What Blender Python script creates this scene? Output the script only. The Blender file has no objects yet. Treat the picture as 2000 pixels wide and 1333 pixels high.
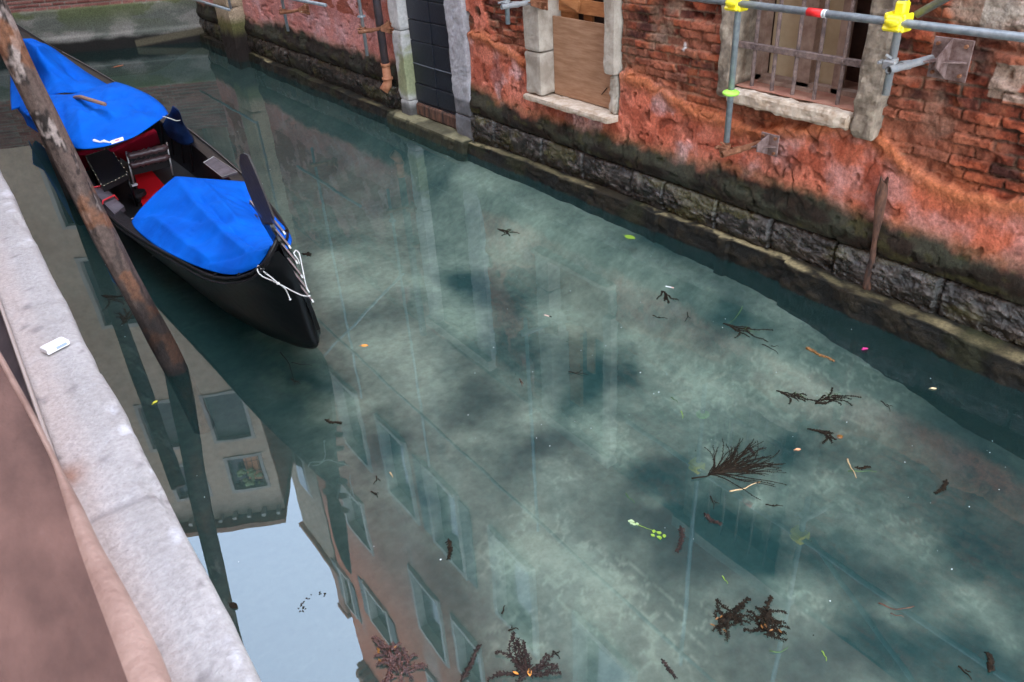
import bpy, math, random
import numpy as np
from mathutils import Vector, Matrix
random.seed(7); rng = np.random.RandomState(11)
S = 3.2                                   # camera height above the water, metres; tables below are in units of S
scn = bpy.context.scene
# ---------------- camera ----------------
cam = bpy.data.cameras.new('camera'); camo = bpy.data.objects.new('camera', cam); scn.collection.objects.link(camo)
cam.sensor_width = 36.0; cam.lens = 36.0 * 1525 / 2000; cam.clip_end = 600; cam.clip_start = 0.05
Mr = Matrix(((0.80559, 0.354, -0.47509), (-0.58952, 0.39896, -0.70235), (-0.05909, 0.84588, 0.53009)))
camo.matrix_world = Matrix.Translation((0, 0, S)) @ Mr.to_4x4()
cam.dof.use_dof = True; cam.dof.focus_distance = 6.0; cam.dof.aperture_fstop = 8.0
scn.camera = camo
# ---------------- sky ----------------
world = bpy.data.worlds.new('World'); scn.world = world; world.use_nodes = True
nt = world.node_tree; bg = nt.nodes['Background']
sky = nt.nodes.new('ShaderNodeTexSky'); sky.sky_type = 'NISHITA'; sky.sun_disc = False
SUN_EL = math.radians(48); SUN_DIR = Vector((math.cos(SUN_EL) * .83, math.cos(SUN_EL) * .56, math.sin(SUN_EL))).normalized()
sky.sun_elevation = SUN_EL; sky.sun_rotation = math.atan2(SUN_DIR.x, SUN_DIR.y); sky.air_density = 1.0; sky.dust_density = .4; sky.ozone_density = 1.5
tc = nt.nodes.new('ShaderNodeTexCoord'); nz = nt.nodes.new('ShaderNodeTexNoise'); nz.inputs['Scale'].default_value = 2.6
nz.inputs['Detail'].default_value = 7; nz.inputs['Roughness'].default_value = .58
nt.links.new(tc.outputs['Generated'], nz.inputs['Vector'])
mr = nt.nodes.new('ShaderNodeMapRange'); mr.inputs['From Min'].default_value = .53; mr.inputs['From Max'].default_value = .74
mr.inputs['To Min'].default_value = .26; mr.inputs['To Max'].default_value = .42
sx_ = nt.nodes.new('ShaderNodeSeparateXYZ'); nt.links.new(tc.outputs['Generated'], sx_.inputs[0])
g1 = nt.nodes.new('ShaderNodeMapRange'); g1.inputs['From Min'].default_value = .50; g1.inputs['From Max'].default_value = -.1; g1.inputs['To Min'].default_value = 0; g1.inputs['To Max'].default_value = .30
nt.links.new(sx_.outputs['Y'], g1.inputs['Value']); ad = nt.nodes.new('ShaderNodeMath'); ad.operation = 'ADD'
nt.links.new(nz.outputs['Fac'], ad.inputs[0]); nt.links.new(g1.outputs['Result'], ad.inputs[1]); nt.links.new(ad.outputs[0], mr.inputs['Value'])   # the clouds thicken towards the south
mx = nt.nodes.new('ShaderNodeMix'); mx.data_type = 'RGBA'
CLOUD = 15.0
mx.inputs['B'].default_value = (CLOUD * .93, CLOUD, CLOUD * 1.10, 1)
nt.links.new(mr.outputs['Result'], mx.inputs['Factor']); nt.links.new(sky.outputs['Color'], mx.inputs['A'])
nt.links.new(mx.outputs['Result'], bg.inputs['Color']); bg.inputs['Strength'].default_value = 0.15
# ---------------- sun (stands behind the tall brick building, the canal is in its shade) ----------------
sl = bpy.data.lights.new('sun', 'SUN'); sl.energy = 2.0; sl.angle = math.radians(.5); sl.color = (1, .95, .87)
so = bpy.data.objects.new('sun', sl); scn.collection.objects.link(so); so.location = (20, 15, 40)
so.rotation_euler = SUN_DIR.to_track_quat('Z', 'Y').to_euler()
scn.view_settings.view_transform = 'Standard'; scn.view_settings.look = 'None'; scn.view_settings.gamma = 1
scn.view_settings.exposure = 2.5
scn.cycles.transparent_max_bounces = 16; scn.cycles.max_bounces = 8
FLOAT=[
('fan',0.884,0.705,1.012,0.648,'large dark brown seaweed fan floating with fine branches spread to the right'),
('tuft',0.660,0.466,0.720,0.474,'dark seaweed tuft with amber tips, left half of the arched double clump'),
('tuft',0.704,0.418,0.738,0.466,'dark feathery seaweed tuft, right half of the arched double clump'),
('bush',0.373,0.573,0.421,0.637,'large branching purple brown seaweed at the bottom edge with spiky twigs'),
('feather',0.299,0.632,0.355,0.650,'curled feathery seaweed left of the large branching clump'),
('redweed',0.241,0.741,0.241,0.679,'reddish brown weed clump floating where the red wall is mirrored'),
('sprig',1.324,1.053,1.358,0.929,'long dark sprig with a bright green blade near the stone wall'),
('husk',1.382,0.849,1.387,0.777,'amber brown folded seaweed husk floating near the pink petals'),
('sprig',1.198,0.790,1.233,0.718,'dark forked sprig with yellow green blades'),
('fork',1.217,0.709,1.311,0.699,'curved forked black twig of seaweed beside the yellow green sprig'),
('fork',1.139,0.670,1.167,0.615,'black forked twig with an amber root end'),
('sprig',1.248,1.893,1.272,1.818,'small tangle of thin black twigs nearest the green doorstep'),
('sprig',1.339,1.276,1.326,1.195,'small dark twig cluster around the white cigarette end'),
('twig',1.229,1.185,1.240,1.148,'short dark twig with a tan tip below the white cigarette end'),
('twig',1.303,1.139,1.273,1.106,'tiny dark upright twig left of the long sprig'),
('feather',0.758,0.645,0.741,0.595,'curved dark feathery frond in the dark patch below the big fan'),
('feather',0.812,0.640,0.808,0.608,'short dark feathery frond below the big fan'),
('twig',0.852,0.662,0.842,0.633,'narrow dark frond just under the big fan'),
('feather',0.431,0.875,0.416,0.839,'crescent shaped purple brown frond over the mirrored red wall'),
('feather',0.546,0.481,0.548,0.450,'dark frond curving down at the lower edge over pale mud'),
('feather',1.110,0.546,1.118,0.520,'short dark frond beside a curved green blade'),
('feather',1.203,0.424,1.169,0.398,'small dark star shaped frond in the murky water at right'),
('twig',1.327,0.630,1.321,0.595,'lone dark twig under the black forked twigs'),
('twig',1.320,0.924,1.344,0.879,'thin curved black twig below the long sprig'),
('feather',1.008,0.705,1.011,0.687,'small dark hooked frond above the big fan'),
('feather',0.881,0.187,0.913,0.188,'dark frond in the lower right corner near the frame edge'),
('twig',0.858,0.217,0.862,0.195,'dark olive twig in the lower right corner'),
('feather',0.409,1.333,0.422,1.299,'dark frond floating left over the mirrored hull shadow'),
('twig',0.382,1.070,0.390,1.050,'small dark twig over the mirrored red wall, lower one'),
('twig',0.410,1.102,0.407,1.080,'small dark twig over the mirrored red wall, upper one'),
('twig',0.439,1.657,0.447,1.501,'long thin twig floating just below the gondola bow'),
('twig',0.413,1.530,0.421,1.496,'tiny twig fragments below the gondola bow'),
('sprig',0.153,2.320,0.192,2.186,'faint weed sprig between the mooring pole and the quay'),
('sprig',0.159,2.069,0.217,2.163,'faint weed sprig beside the lower mooring pole'),
('twig',0.412,0.690,0.428,0.699,'small dark twig above the large branching clump'),
('twig',0.402,0.658,0.418,0.661,'dark stub of twig right above the large branching clump'),
('twig',0.432,0.589,0.440,0.575,'short dark twig right of the large branching clump'),
('twig',0.871,0.346,0.862,0.292,'long thin brown stem floating at the lower right'),
('sprig',0.703,2.160,0.725,2.125,'small dark weed tuft just beyond the gondola iron'),
('twig',0.910,0.587,0.929,0.564,'thin dark twig right below the big fan'),
('twig',0.913,1.132,0.942,1.096,'thin olive twig in open water mid canal'),
('twig',0.813,1.182,0.804,1.156,'small brown twig in open water mid canal'),
('straw',0.887,0.648,0.944,0.614,'tan straw floating against the big seaweed fan'),
('straw',0.435,1.093,0.436,1.079,'short pale straw over the mirrored pilaster'),
('straw',1.120,0.567,1.082,0.534,'small tan straw between the orange leaf and dark frond'),
('blade',1.093,0.548,1.125,0.507,'curved green grass blade beside a short dark frond'),
('blade',0.677,0.394,0.686,0.364,'curved green blade near the lower edge'),
('blade',0.734,0.348,0.732,0.332,'hooked bright green blade near the lower edge'),
('blade',0.730,0.528,0.726,0.517,'tiny bright green blade above the arched double clump'),
('blade',0.742,0.764,0.737,0.737,'small green blade left of the big fan'),
('blade',1.015,0.916,1.022,0.896,'short green blade in mid canal'),
('blade',0.996,0.869,0.988,0.847,'tiny yellow green blade in mid canal'),
('blade',1.426,1.069,1.351,1.003,'tiny upright green blade by the long sprig'),
('leaf',1.505,1.580,1.509,1.541,'bright yellow green leaf floating near the right wall'),
('oleaf',0.605,1.553,0.618,1.539,'small orange leaf floating right of the gondola bow'),
('yleaf',0.133,1.647,0.145,1.652,'small yellow leaf beside the mooring pole reflection'),
('oleaf',1.071,0.646,1.080,0.640,'small round orange leaf right of the big seaweed fan'),
('cleaf',1.442,0.590,1.450,0.581,'small cream leaf floating near the right wall footing'),
('petal',1.466,0.768,1.479,0.751,'pink petals floating under the rotten timber post'),
('rleaf',0.925,5.617,0.986,5.627,'orange sliver floating far back near the end wall'),
('twin',0.702,0.704,0.713,0.657,'pale green leafy sprig with round leaves'),
('cig',1.364,1.273,1.373,1.252,'white cigarette end floating among dark twigs'),
('cig',1.031,1.370,1.038,1.350,'pinkish cigarette end floating in mid canal'),
('dleaf',0.082,0.984,0.088,0.967,'dark curled leaf over the mirrored sky'),
]
GUN_A=[(0.417,1.501,0.290),(0.395,1.540,0.255),(0.373,1.646,0.220),(0.353,1.803,0.185),(0.338,1.999,0.161),(0.319,2.205,0.132),(0.300,2.338,0.115),(0.278,2.636,0.108),(0.275,2.975,0.120)]
GUN_B=[(0.512,1.567,0.270),(0.570,1.767,0.235),(0.615,2.007,0.205),(0.676,2.420,0.175),(0.691,2.576,0.170),(0.704,2.910,0.165),(0.709,3.145,0.170),(0.660,4.153,0.200),(0.561,4.663,0.270),(0.452,4.712,0.360),(0.382,4.898,0.420)]
TARP_MID=[[(0.252,4.086,0.100),(0.264,3.358,0.190),(0.281,2.901,0.262),(0.342,2.765,0.282),(0.429,2.732,0.297),(0.504,2.772,0.308),(0.601,2.897,0.308)],
[(0.258,4.225,0.110),(0.256,3.472,0.220),(0.265,3.056,0.280),(0.332,2.900,0.310),(0.432,2.883,0.320),(0.533,2.914,0.335),(0.612,2.998,0.315)],
[(0.258,4.385,0.110),(0.254,3.753,0.200),(0.275,3.323,0.290),(0.329,3.151,0.335),(0.429,3.085,0.330),(0.519,3.067,0.345),(0.617,3.196,0.315)],
[(0.259,4.552,0.110),(0.264,4.045,0.180),(0.287,3.617,0.270),(0.345,3.409,0.325),(0.421,3.342,0.325),(0.509,3.306,0.340),(0.612,3.482,0.300)],
[(0.270,4.706,0.110),(0.276,4.338,0.160),(0.304,4.134,0.200),(0.351,3.957,0.235),(0.417,3.648,0.280),(0.523,3.599,0.300),(0.646,3.985,0.230)]]
TARP_STERN=[[(0.228,4.313,0.130),(0.283,4.149,0.170),(0.331,3.867,0.240),(0.381,3.714,0.280),(0.448,3.735,0.265),(0.516,3.688,0.270),(0.619,4.025,0.215)],
[(0.264,4.613,0.140),(0.312,4.360,0.210),(0.360,4.124,0.280),(0.400,3.936,0.315),(0.462,3.939,0.305),(0.530,4.073,0.285),(0.583,4.244,0.240)],
[(0.312,4.910,0.170),(0.338,4.600,0.250),(0.362,4.261,0.330),(0.391,4.028,0.375),(0.445,4.104,0.355),(0.503,4.261,0.330),(0.545,4.418,0.280)],
[(0.350,5.021,0.250),(0.361,4.785,0.310),(0.370,4.455,0.370),(0.385,4.156,0.410),(0.417,4.131,0.395),(0.469,4.274,0.370),(0.503,4.432,0.330)],
[(0.364,4.895,0.320),(0.372,4.719,0.360),(0.375,4.445,0.400),(0.389,4.321,0.415),(0.407,4.255,0.420),(0.424,4.225,0.410),(0.454,4.338,0.380)]]
TARP_BOW=[[(0.324,2.480,0.122),(0.355,2.490,0.145),(0.418,2.501,0.180),(0.486,2.498,0.215),(0.550,2.447,0.205),(0.607,2.409,0.195),(0.662,2.382,0.182)],
[(0.318,2.404,0.122),(0.366,2.392,0.150),(0.434,2.354,0.190),(0.497,2.337,0.220),(0.546,2.284,0.210),(0.588,2.238,0.200),(0.634,2.177,0.195)],
[(0.323,2.215,0.138),(0.374,2.187,0.170),(0.429,2.155,0.200),(0.482,2.118,0.230),(0.524,2.095,0.220),(0.563,2.054,0.215),(0.601,1.981,0.208)],
[(0.339,1.997,0.167),(0.382,1.987,0.190),(0.422,1.959,0.215),(0.462,1.909,0.250),(0.500,1.904,0.240),(0.533,1.879,0.235),(0.574,1.821,0.230)],
[(0.360,1.817,0.195),(0.387,1.795,0.220),(0.417,1.778,0.240),(0.446,1.740,0.270),(0.475,1.747,0.265),(0.506,1.733,0.260),(0.544,1.706,0.250)],
[(0.383,1.668,0.230),(0.397,1.643,0.250),(0.413,1.625,0.270),(0.430,1.602,0.295),(0.442,1.600,0.300),(0.463,1.599,0.300),(0.487,1.576,0.290)],
[(0.416,1.576,0.272),(0.421,1.569,0.280),(0.428,1.563,0.290),(0.437,1.553,0.305),(0.438,1.536,0.320),(0.443,1.538,0.325),(0.449,1.533,0.325)]]
CLOTH_B=[[(0.608,2.832,0.345),(0.602,2.885,0.310),(0.584,2.891,0.290),(0.575,2.911,0.270)],
[(0.608,2.768,0.340),(0.618,2.865,0.300),(0.605,2.928,0.260),(0.592,2.989,0.230)],
[(0.626,2.836,0.290),(0.635,2.917,0.250),(0.619,2.955,0.220),(0.611,3.049,0.190)],
[(0.669,2.988,0.220),(0.667,2.995,0.200),(0.651,3.017,0.180),(0.633,3.052,0.165)],
[(0.695,3.051,0.170),(0.685,3.025,0.155),(0.661,3.038,0.150),(0.652,3.078,0.145)]]
CLOTH_A=[[(0.271,3.056,0.250),(0.279,3.001,0.250),(0.287,2.953,0.245)],
[(0.277,3.110,0.200),(0.287,3.053,0.200),(0.288,2.991,0.200)],
[(0.279,3.120,0.160),(0.292,3.056,0.165),(0.302,2.987,0.165)],
[(0.278,3.070,0.135),(0.290,3.008,0.135),(0.300,2.958,0.140)],
[(0.284,3.036,0.120),(0.286,2.985,0.120),(0.299,2.987,0.125)]]
CARPET=[(0.508,3.361,0.034),(0.548,3.253,0.034),(0.531,2.794,0.034),(0.396,2.708,0.034)]
RODPT=[(0.388,3.218,0.352),(0.420,2.925,0.372)]
ROPE1=[(0.415,1.565,0.280),(0.407,1.550,0.275),(0.413,1.546,0.262),(0.425,1.528,0.255),(0.433,1.514,0.250),(0.445,1.500,0.240),(0.455,1.472,0.235),(0.465,1.453,0.232),(0.472,1.442,0.235)]
ROPE2=[(0.433,1.514,0.250),(0.426,1.524,0.262),(0.418,1.541,0.272),(0.413,1.556,0.284)]
ROPE3=[(0.433,1.514,0.250),(0.444,1.513,0.235),(0.452,1.525,0.210),(0.453,1.523,0.200)]
CORD=[(0.466,1.449,0.340),(0.468,1.439,0.335),(0.466,1.433,0.310),(0.464,1.429,0.270),(0.467,1.428,0.250)]
CORD2=[(0.466,1.449,0.340),(0.460,1.447,0.335),(0.465,1.445,0.320),(0.466,1.446,0.310)]
SEATL=[(0.339,3.202,0.140),(0.433,3.236,0.140),(0.412,2.866,0.140),(0.314,2.797,0.140)]
CHR=[(0.445,3.049,0.050),(0.586,3.048,0.050),(0.601,3.075,0.150),(0.458,3.077,0.150)]
BACKR=[(0.417,3.184,0.160),(0.620,3.327,0.160),(0.638,3.425,0.080),(0.472,3.295,0.080)]
BACKL=[(0.328,3.294,0.150),(0.422,3.221,0.150),(0.481,3.429,0.060),(0.331,3.372,0.060)]
DISK=[(0.427,2.918,0.060)]
PANELA=[(0.286,2.853,0.125),(0.326,2.858,0.120),(0.339,2.651,0.115),(0.299,2.608,0.112)]
PANELB=[(0.638,2.755,0.155),(0.676,2.752,0.168),(0.681,2.526,0.170),(0.635,2.551,0.158)]
TAGC=[(0.429,2.890,0.268)]
CORDB=[(0.574,2.863,0.310),(0.588,2.846,0.305),(0.611,2.852,0.290),(0.627,2.852,0.290),(0.626,2.839,0.300)]
CORDA=[(0.286,2.948,0.250),(0.281,2.942,0.235),(0.283,2.929,0.220),(0.275,2.916,0.220),(0.270,2.943,0.220)]
POLE2=[(0.249,3.134,0.000)]
PACK=[(-0.014,0.833,0.620),(0.013,0.834,0.620),(0.013,0.826,0.620),(-0.009,0.811,0.620)]
LIGHTB=[(0.77,1.77,0.12,0.17),(1.01,1.75,0.11,0.16),(0.76,1.55,0.12,0.16),(1.36,1.98,0.12,0.20),(1.66,1.92,0.16,0.28),(1.50,1.39,0.16,0.24),(1.29,1.28,0.08,0.12),(1.26,1.05,0.13,0.16),(1.43,0.97,0.09,0.12),(1.39,0.84,0.08,0.11),(1.25,0.63,0.10,0.11),(1.24,0.45,0.09,0.10),(1.00,1.11,0.10,0.12),(0.92,1.27,0.09,0.11),(0.76,1.27,0.07,0.09),(0.99,1.00,0.09,0.11),(0.82,1.05,0.07,0.08),(1.15,0.30,0.05,0.06),(0.92,0.48,0.08,0.08),(0.62,0.88,0.13,0.13),(0.66,0.70,0.13,0.12),(0.73,0.58,0.11,0.10),(0.46,0.75,0.07,0.06),(1.07,0.68,0.05,0.06),(0.70,0.77,0.12,0.11),(0.90,0.84,0.04,0.05),(0.50,1.66,0.08,0.11),(0.60,2.12,0.10,0.15),(0.89,2.21,0.11,0.17),(1.05,2.07,0.10,0.17),(1.55,2.41,0.14,0.27),(1.75,1.42,0.13,0.20),(1.62,1.03,0.08,0.12),(1.46,0.70,0.08,0.11),(1.21,1.57,0.11,0.15),(0.88,2.43,0.09,0.16),(1.00,0.38,0.04,0.04),(1.11,0.88,0.08,0.10),(0.58,1.59,0.08,0.10),(0.16,2.31,0.07,0.11),(0.46,1.78,0.07,0.09)]
DARKB=[(1.16,1.70,0.12,0.18),(1.15,1.44,0.10,0.14),(1.50,1.13,0.12,0.17),(0.85,1.12,0.10,0.11),(1.00,0.90,0.09,0.10),(0.91,0.68,0.10,0.10),(0.89,0.79,0.08,0.09),(1.27,0.36,0.11,0.12),(1.06,0.49,0.10,0.11),(0.96,0.59,0.07,0.07),(0.96,0.33,0.10,0.10),(1.15,1.24,0.07,0.09),(1.51,0.54,0.10,0.13),(1.25,0.76,0.07,0.08),(0.81,1.45,0.08,0.10),(0.53,1.36,0.10,0.11),(1.81,1.37,0.06,0.11),(1.83,1.10,0.09,0.14),(0.54,1.14,0.09,0.10),(1.19,1.94,0.07,0.11),(1.58,1.58,0.06,0.11),(0.46,2.24,0.13,0.20),(0.51,1.76,0.07,0.10),(1.05,0.25,0.07,0.07)]# ================= helpers =================
def link(o): scn.collection.objects.link(o)
def tag(o, label=None, cat=None, group=None, kind=None):
    if label: o['label'] = label
    if cat: o['category'] = cat
    if group: o['group'] = group
    if kind: o['kind'] = kind
    return o
def empty(name, loc=(0, 0, 0), label=None, cat=None, group=None):
    o = bpy.data.objects.new(name, None); link(o); o.location = loc; o.empty_display_size = .1
    o['wl'] = tuple(loc); tag(o, label, cat, group); del o['wl']
    WL[o.name] = Vector(loc); return o
WL = {}
class MB:
    def __init__(s): s.v = []; s.f = []; s.c = None
    def add(s, vs, fs):
        b = len(s.v); s.v += [tuple(p) for p in vs]; s.f += [tuple(b + i for i in f) for f in fs]; return s
    def box(s, x0, x1, y0, y1, z0, z1, bev=0):
        c = Vector(((x0 + x1) / 2, (y0 + y1) / 2, (z0 + z1) / 2)); h = Vector((abs(x1 - x0) / 2, abs(y1 - y0) / 2, abs(z1 - z0) / 2))
        return s.obox(c, Vector((1, 0, 0)), Vector((0, 1, 0)), Vector((0, 0, 1)), h, bev)
    def obox(s, c, ax, ay, az, h, bev=0):
        c = Vector(c)
        if bev <= 0:
            vs = [c + ax * (h[0] * i) + ay * (h[1] * j) + az * (h[2] * k) for i in (-1, 1) for j in (-1, 1) for k in (-1, 1)]
            return s.add(vs, [(0, 1, 3, 2), (4, 6, 7, 5), (0, 4, 5, 1), (2, 3, 7, 6), (0, 2, 6, 4), (1, 5, 7, 3)])
        b = min(bev, min(h) * .9); pts = []; idx = {}
        for i in (-1, 1):
            for j in (-1, 1):
                for k in (-1, 1):
                    for a in range(3):
                        q = [i * h[0], j * h[1], k * h[2]]
                        for t in range(3):
                            if t != a: q[t] -= (i, j, k)[t] * b
                        idx[(i, j, k, a)] = len(pts); pts.append(c + ax * q[0] + ay * q[1] + az * q[2])
        fs = []
        I = lambda i, j, k, a: idx[(i, j, k, a)]
        for sgn in (-1, 1):
            f = [I(sgn, -1, -1, 0), I(sgn, 1, -1, 0), I(sgn, 1, 1, 0), I(sgn, -1, 1, 0)]; fs.append(f if sgn > 0 else f[::-1])
            f = [I(-1, sgn, -1, 1), I(-1, sgn, 1, 1), I(1, sgn, 1, 1), I(1, sgn, -1, 1)]; fs.append(f if sgn > 0 else f[::-1])
            f = [I(-1, -1, sgn, 2), I(1, -1, sgn, 2), I(1, 1, sgn, 2), I(-1, 1, sgn, 2)]; fs.append(f if sgn > 0 else f[::-1])
        for p in (-1, 1):
            for q in (-1, 1):
                fs.append([I(p, q, -1, 0), I(p, q, 1, 0), I(p, q, 1, 1), I(p, q, -1, 1)])
                fs.append([I(p, -1, q, 0), I(p, 1, q, 0), I(p, 1, q, 2), I(p, -1, q, 2)])
                fs.append([I(-1, p, q, 1), I(1, p, q, 1), I(1, p, q, 2), I(-1, p, q, 2)])
        for i in (-1, 1):
            for j in (-1, 1):
                for k in (-1, 1): fs.append([I(i, j, k, 0), I(i, j, k, 1), I(i, j, k, 2)])
        return s.add(pts, fs)
    def tube(s, pts, r, n=10, caps=True, rs=None):
        pts = [Vector(p) for p in pts]; m = len(pts); up = Vector((0, 0, 1)); rings = []
        for i, p in enumerate(pts):
            d = (pts[min(i + 1, m - 1)] - pts[max(i - 1, 0)]).normalized()
            if i == 0:
                a = d.cross(up if abs(d.z) < .9 else Vector((1, 0, 0))).normalized()
            else: a = (a - d * a.dot(d)).normalized()
            b = d.cross(a); rr = rs[i] if rs is not None else r
            rings.append([p + (a * math.cos(2 * math.pi * k / n) + b * math.sin(2 * math.pi * k / n)) * rr for k in range(n)])
        vs = [q for ring in rings for q in ring]; fs = []
        for i in range(m - 1):
            for k in range(n): fs.append((i * n + k, i * n + (k + 1) % n, (i + 1) * n + (k + 1) % n, (i + 1) * n + k))
        if caps: fs.append(tuple(range(n - 1, -1, -1))); fs.append(tuple((m - 1) * n + k for k in range(n)))
        return s.add(vs, fs)
    def grid(s, G, thick=0, flip=False):
        n = len(G); m = len(G[0]); vs = [Vector(p) for r in G for p in r]
        fs = [(i * m + j, i * m + j + 1, (i + 1) * m + j + 1, (i + 1) * m + j) for i in range(n - 1) for j in range(m - 1)]
        if flip: fs = [f[::-1] for f in fs]
        return s.add(vs, fs)
    def prism(s, poly, off):
        n = len(poly); vs = [Vector(p) + Vector(off) / 2 for p in poly] + [Vector(p) - Vector(off) / 2 for p in poly]
        fs = [tuple(range(n)), tuple(range(2 * n - 1, n - 1, -1))] + [(i, n + i, n + (i + 1) % n, (i + 1) % n) for i in range(n)]
        return s.add(vs, fs)
    def blob(s, c, rx, ry, rz, n=10, m=6):
        c = Vector(c); vs = [c + Vector((0, 0, -rz))]
        for i in range(1, m):
            t = -math.pi / 2 + math.pi * i / m
            for k in range(n): a = 2 * math.pi * k / n; vs.append(c + Vector((rx * math.cos(t) * math.cos(a), ry * math.cos(t) * math.sin(a), rz * math.sin(t))))
        vs.append(c + Vector((0, 0, rz))); fs = []
        for k in range(n): fs.append((0, 1 + (k + 1) % n, 1 + k)); fs.append((len(vs) - 1, 1 + (m - 2) * n + k, 1 + (m - 2) * n + (k + 1) % n))
        for i in range(m - 2):
            for k in range(n): fs.append((1 + i * n + k, 1 + i * n + (k + 1) % n, 1 + (i + 1) * n + (k + 1) % n, 1 + (i + 1) * n + k))
        return s.add(vs, fs)
    def build(s, name, mat, parent=None, smooth=False, label=None, cat=None, group=None, kind=None, base=None, solid=0, sub=0):
        me = bpy.data.meshes.new(name); base = Vector(base) if base is not None else (WL[parent.name] if parent is not None and parent.name in WL else Vector((0, 0, 0)))
        me.from_pydata([tuple(Vector(p) - base) for p in s.v], [], s.f)
        me.materials.append(mat); o = bpy.data.objects.new(name, me); link(o)
        if smooth: me.polygons.foreach_set('use_smooth', [True] * len(me.polygons))
        if s.c is not None:
            at = me.color_attributes.new('Col', 'FLOAT_COLOR', 'POINT'); at.data.foreach_set('color', np.asarray(s.c, dtype=np.float32).ravel())
        if parent is not None: o.parent = parent; WL[o.name] = base
        else: o.location = base; WL[o.name] = base
        if solid:
            md = o.modifiers.new('thickness', 'SOLIDIFY'); md.thickness = solid; md.offset = -1
        if sub:
            md = o.modifiers.new('smooth', 'SUBSURF'); md.levels = sub; md.render_levels = sub
        tag(o, label, cat, group, kind); return o
def H(p): return Vector(p) * S
# ---- numpy noise ----
TB = rng.rand(256, 256)
def vn(x, y, seed=0):
    x = np.asarray(x, float) + seed * 17.31; y = np.asarray(y, float) + seed * 9.77
    xi = np.floor(x).astype(int); yi = np.floor(y).astype(int); fx = x - xi; fy = y - yi
    fx = fx * fx * (3 - 2 * fx); fy = fy * fy * (3 - 2 * fy)
    t = lambda a, b: TB[a & 255, b & 255]
    return (t(xi, yi) * (1 - fx) + t(xi + 1, yi) * fx) * (1 - fy) + (t(xi, yi + 1) * (1 - fx) + t(xi + 1, yi + 1) * fx) * fy
def fbm(x, y, o=4, seed=0, g=.5):
    a = 1.; t = 0; n = 0
    for i in range(o): t = t + a * vn(np.asarray(x) * 2 ** i, np.asarray(y) * 2 ** i, seed + i * 3); n += a; a *= g
    return t / n
def sst(a, b, x): t = np.clip((x - a) / (b - a), 0, 1); return t * t * (3 - 2 * t)
def mixc(c1, c2, t):
    t = np.asarray(t)[..., None]; return np.asarray(c1) * (1 - t) + np.asarray(c2) * t
def gridmesh(name, X, Y, Z, C, mat, parent, mask=None, smooth=True, **kw):
    n, m = X.shape; V = np.stack([X, Y, Z], -1).reshape(-1, 3)
    base = WL[parent.name] if parent is not None and parent.name in WL else Vector((0, 0, 0)); V = V - np.array(base)
    idx = np.arange(n * m).reshape(n, m)
    F = np.stack([idx[:-1, :-1], idx[:-1, 1:], idx[1:, 1:], idx[1:, :-1]], -1)
    F = F.reshape(-1, 4) if mask is None else F[mask]
    me = bpy.data.meshes.new(name); me.vertices.add(n * m); me.vertices.foreach_set('co', V.astype(np.float32).ravel())
    me.loops.add(F.size); me.loops.foreach_set('vertex_index', F.astype(np.int32).ravel())
    me.polygons.add(len(F)); me.polygons.foreach_set('loop_start', np.arange(0, F.size, 4, dtype=np.int32))
    me.polygons.foreach_set('loop_total', np.full(len(F), 4, dtype=np.int32)); me.update(calc_edges=True); me.validate()
    if smooth: me.polygons.foreach_set('use_smooth', np.ones(len(F), bool))
    if C is not None:
        CC = np.ones((n * m, 4), np.float32); CC[:, :C.shape[-1]] = C.reshape(n * m, -1)
        at = me.color_attributes.new('Col', 'FLOAT_COLOR', 'POINT'); at.data.foreach_set('color', CC.ravel())
    me.materials.append(mat); o = bpy.data.objects.new(name, me); link(o)
    if parent is not None: o.parent = parent
    WL[o.name] = base; tag(o, **kw); return o
# ---- materials ----
def mat(name, col, rough=.6, metal=0, col2=None, scale=6, bump=0, bscale=40, spec=.5, col3=None, stretch=None, sheen=0, detail=5, wet=0):
    m = bpy.data.materials.new(name); m.use_nodes = True; t = m.node_tree; b = t.nodes['Principled BSDF']
    b.inputs['Base Color'].default_value = (*col, 1); b.inputs['Roughness'].default_value = rough; b.inputs['Metallic'].default_value = metal
    b.inputs['Specular IOR Level'].default_value = spec
    co = t.nodes.new('ShaderNodeTexCoord'); src = co.outputs['Object']
    if stretch:
        mp = t.nodes.new('ShaderNodeMapping'); mp.inputs['Scale'].default_value = stretch; t.links.new(src, mp.inputs['Vector']); src = mp.outputs['Vector']
    if col2 is not None:
        n = t.nodes.new('ShaderNodeTexNoise'); n.inputs['Scale'].default_value = scale; n.inputs['Detail'].default_value = detail; n.inputs['Roughness'].default_value = .62
        t.links.new(src, n.inputs['Vector']); r = t.nodes.new('ShaderNodeValToRGB')
        r.color_ramp.elements[0].position = .36; r.color_ramp.elements[0].color = (*col, 1)
        r.color_ramp.elements[1].position = .64; r.color_ramp.elements[1].color = (*col2, 1)
        if col3 is not None: e = r.color_ramp.elements.new(.74); e.color = (*col3, 1)
        t.links.new(n.outputs['Fac'], r.inputs['Fac']); t.links.new(r.outputs['Color'], b.inputs['Base Color'])
    if bump:
        n2 = t.nodes.new('ShaderNodeTexNoise'); n2.inputs['Scale'].default_value = bscale; n2.inputs['Detail'].default_value = 6
        t.links.new(src, n2.inputs['Vector']); bp = t.nodes.new('ShaderNodeBump'); bp.inputs['Strength'].default_value = bump; bp.inputs['Distance'].default_value = .01
        t.links.new(n2.outputs['Fac'], bp.inputs['Height']); t.links.new(bp.outputs['Normal'], b.inputs['Normal'])
    return m
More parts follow.
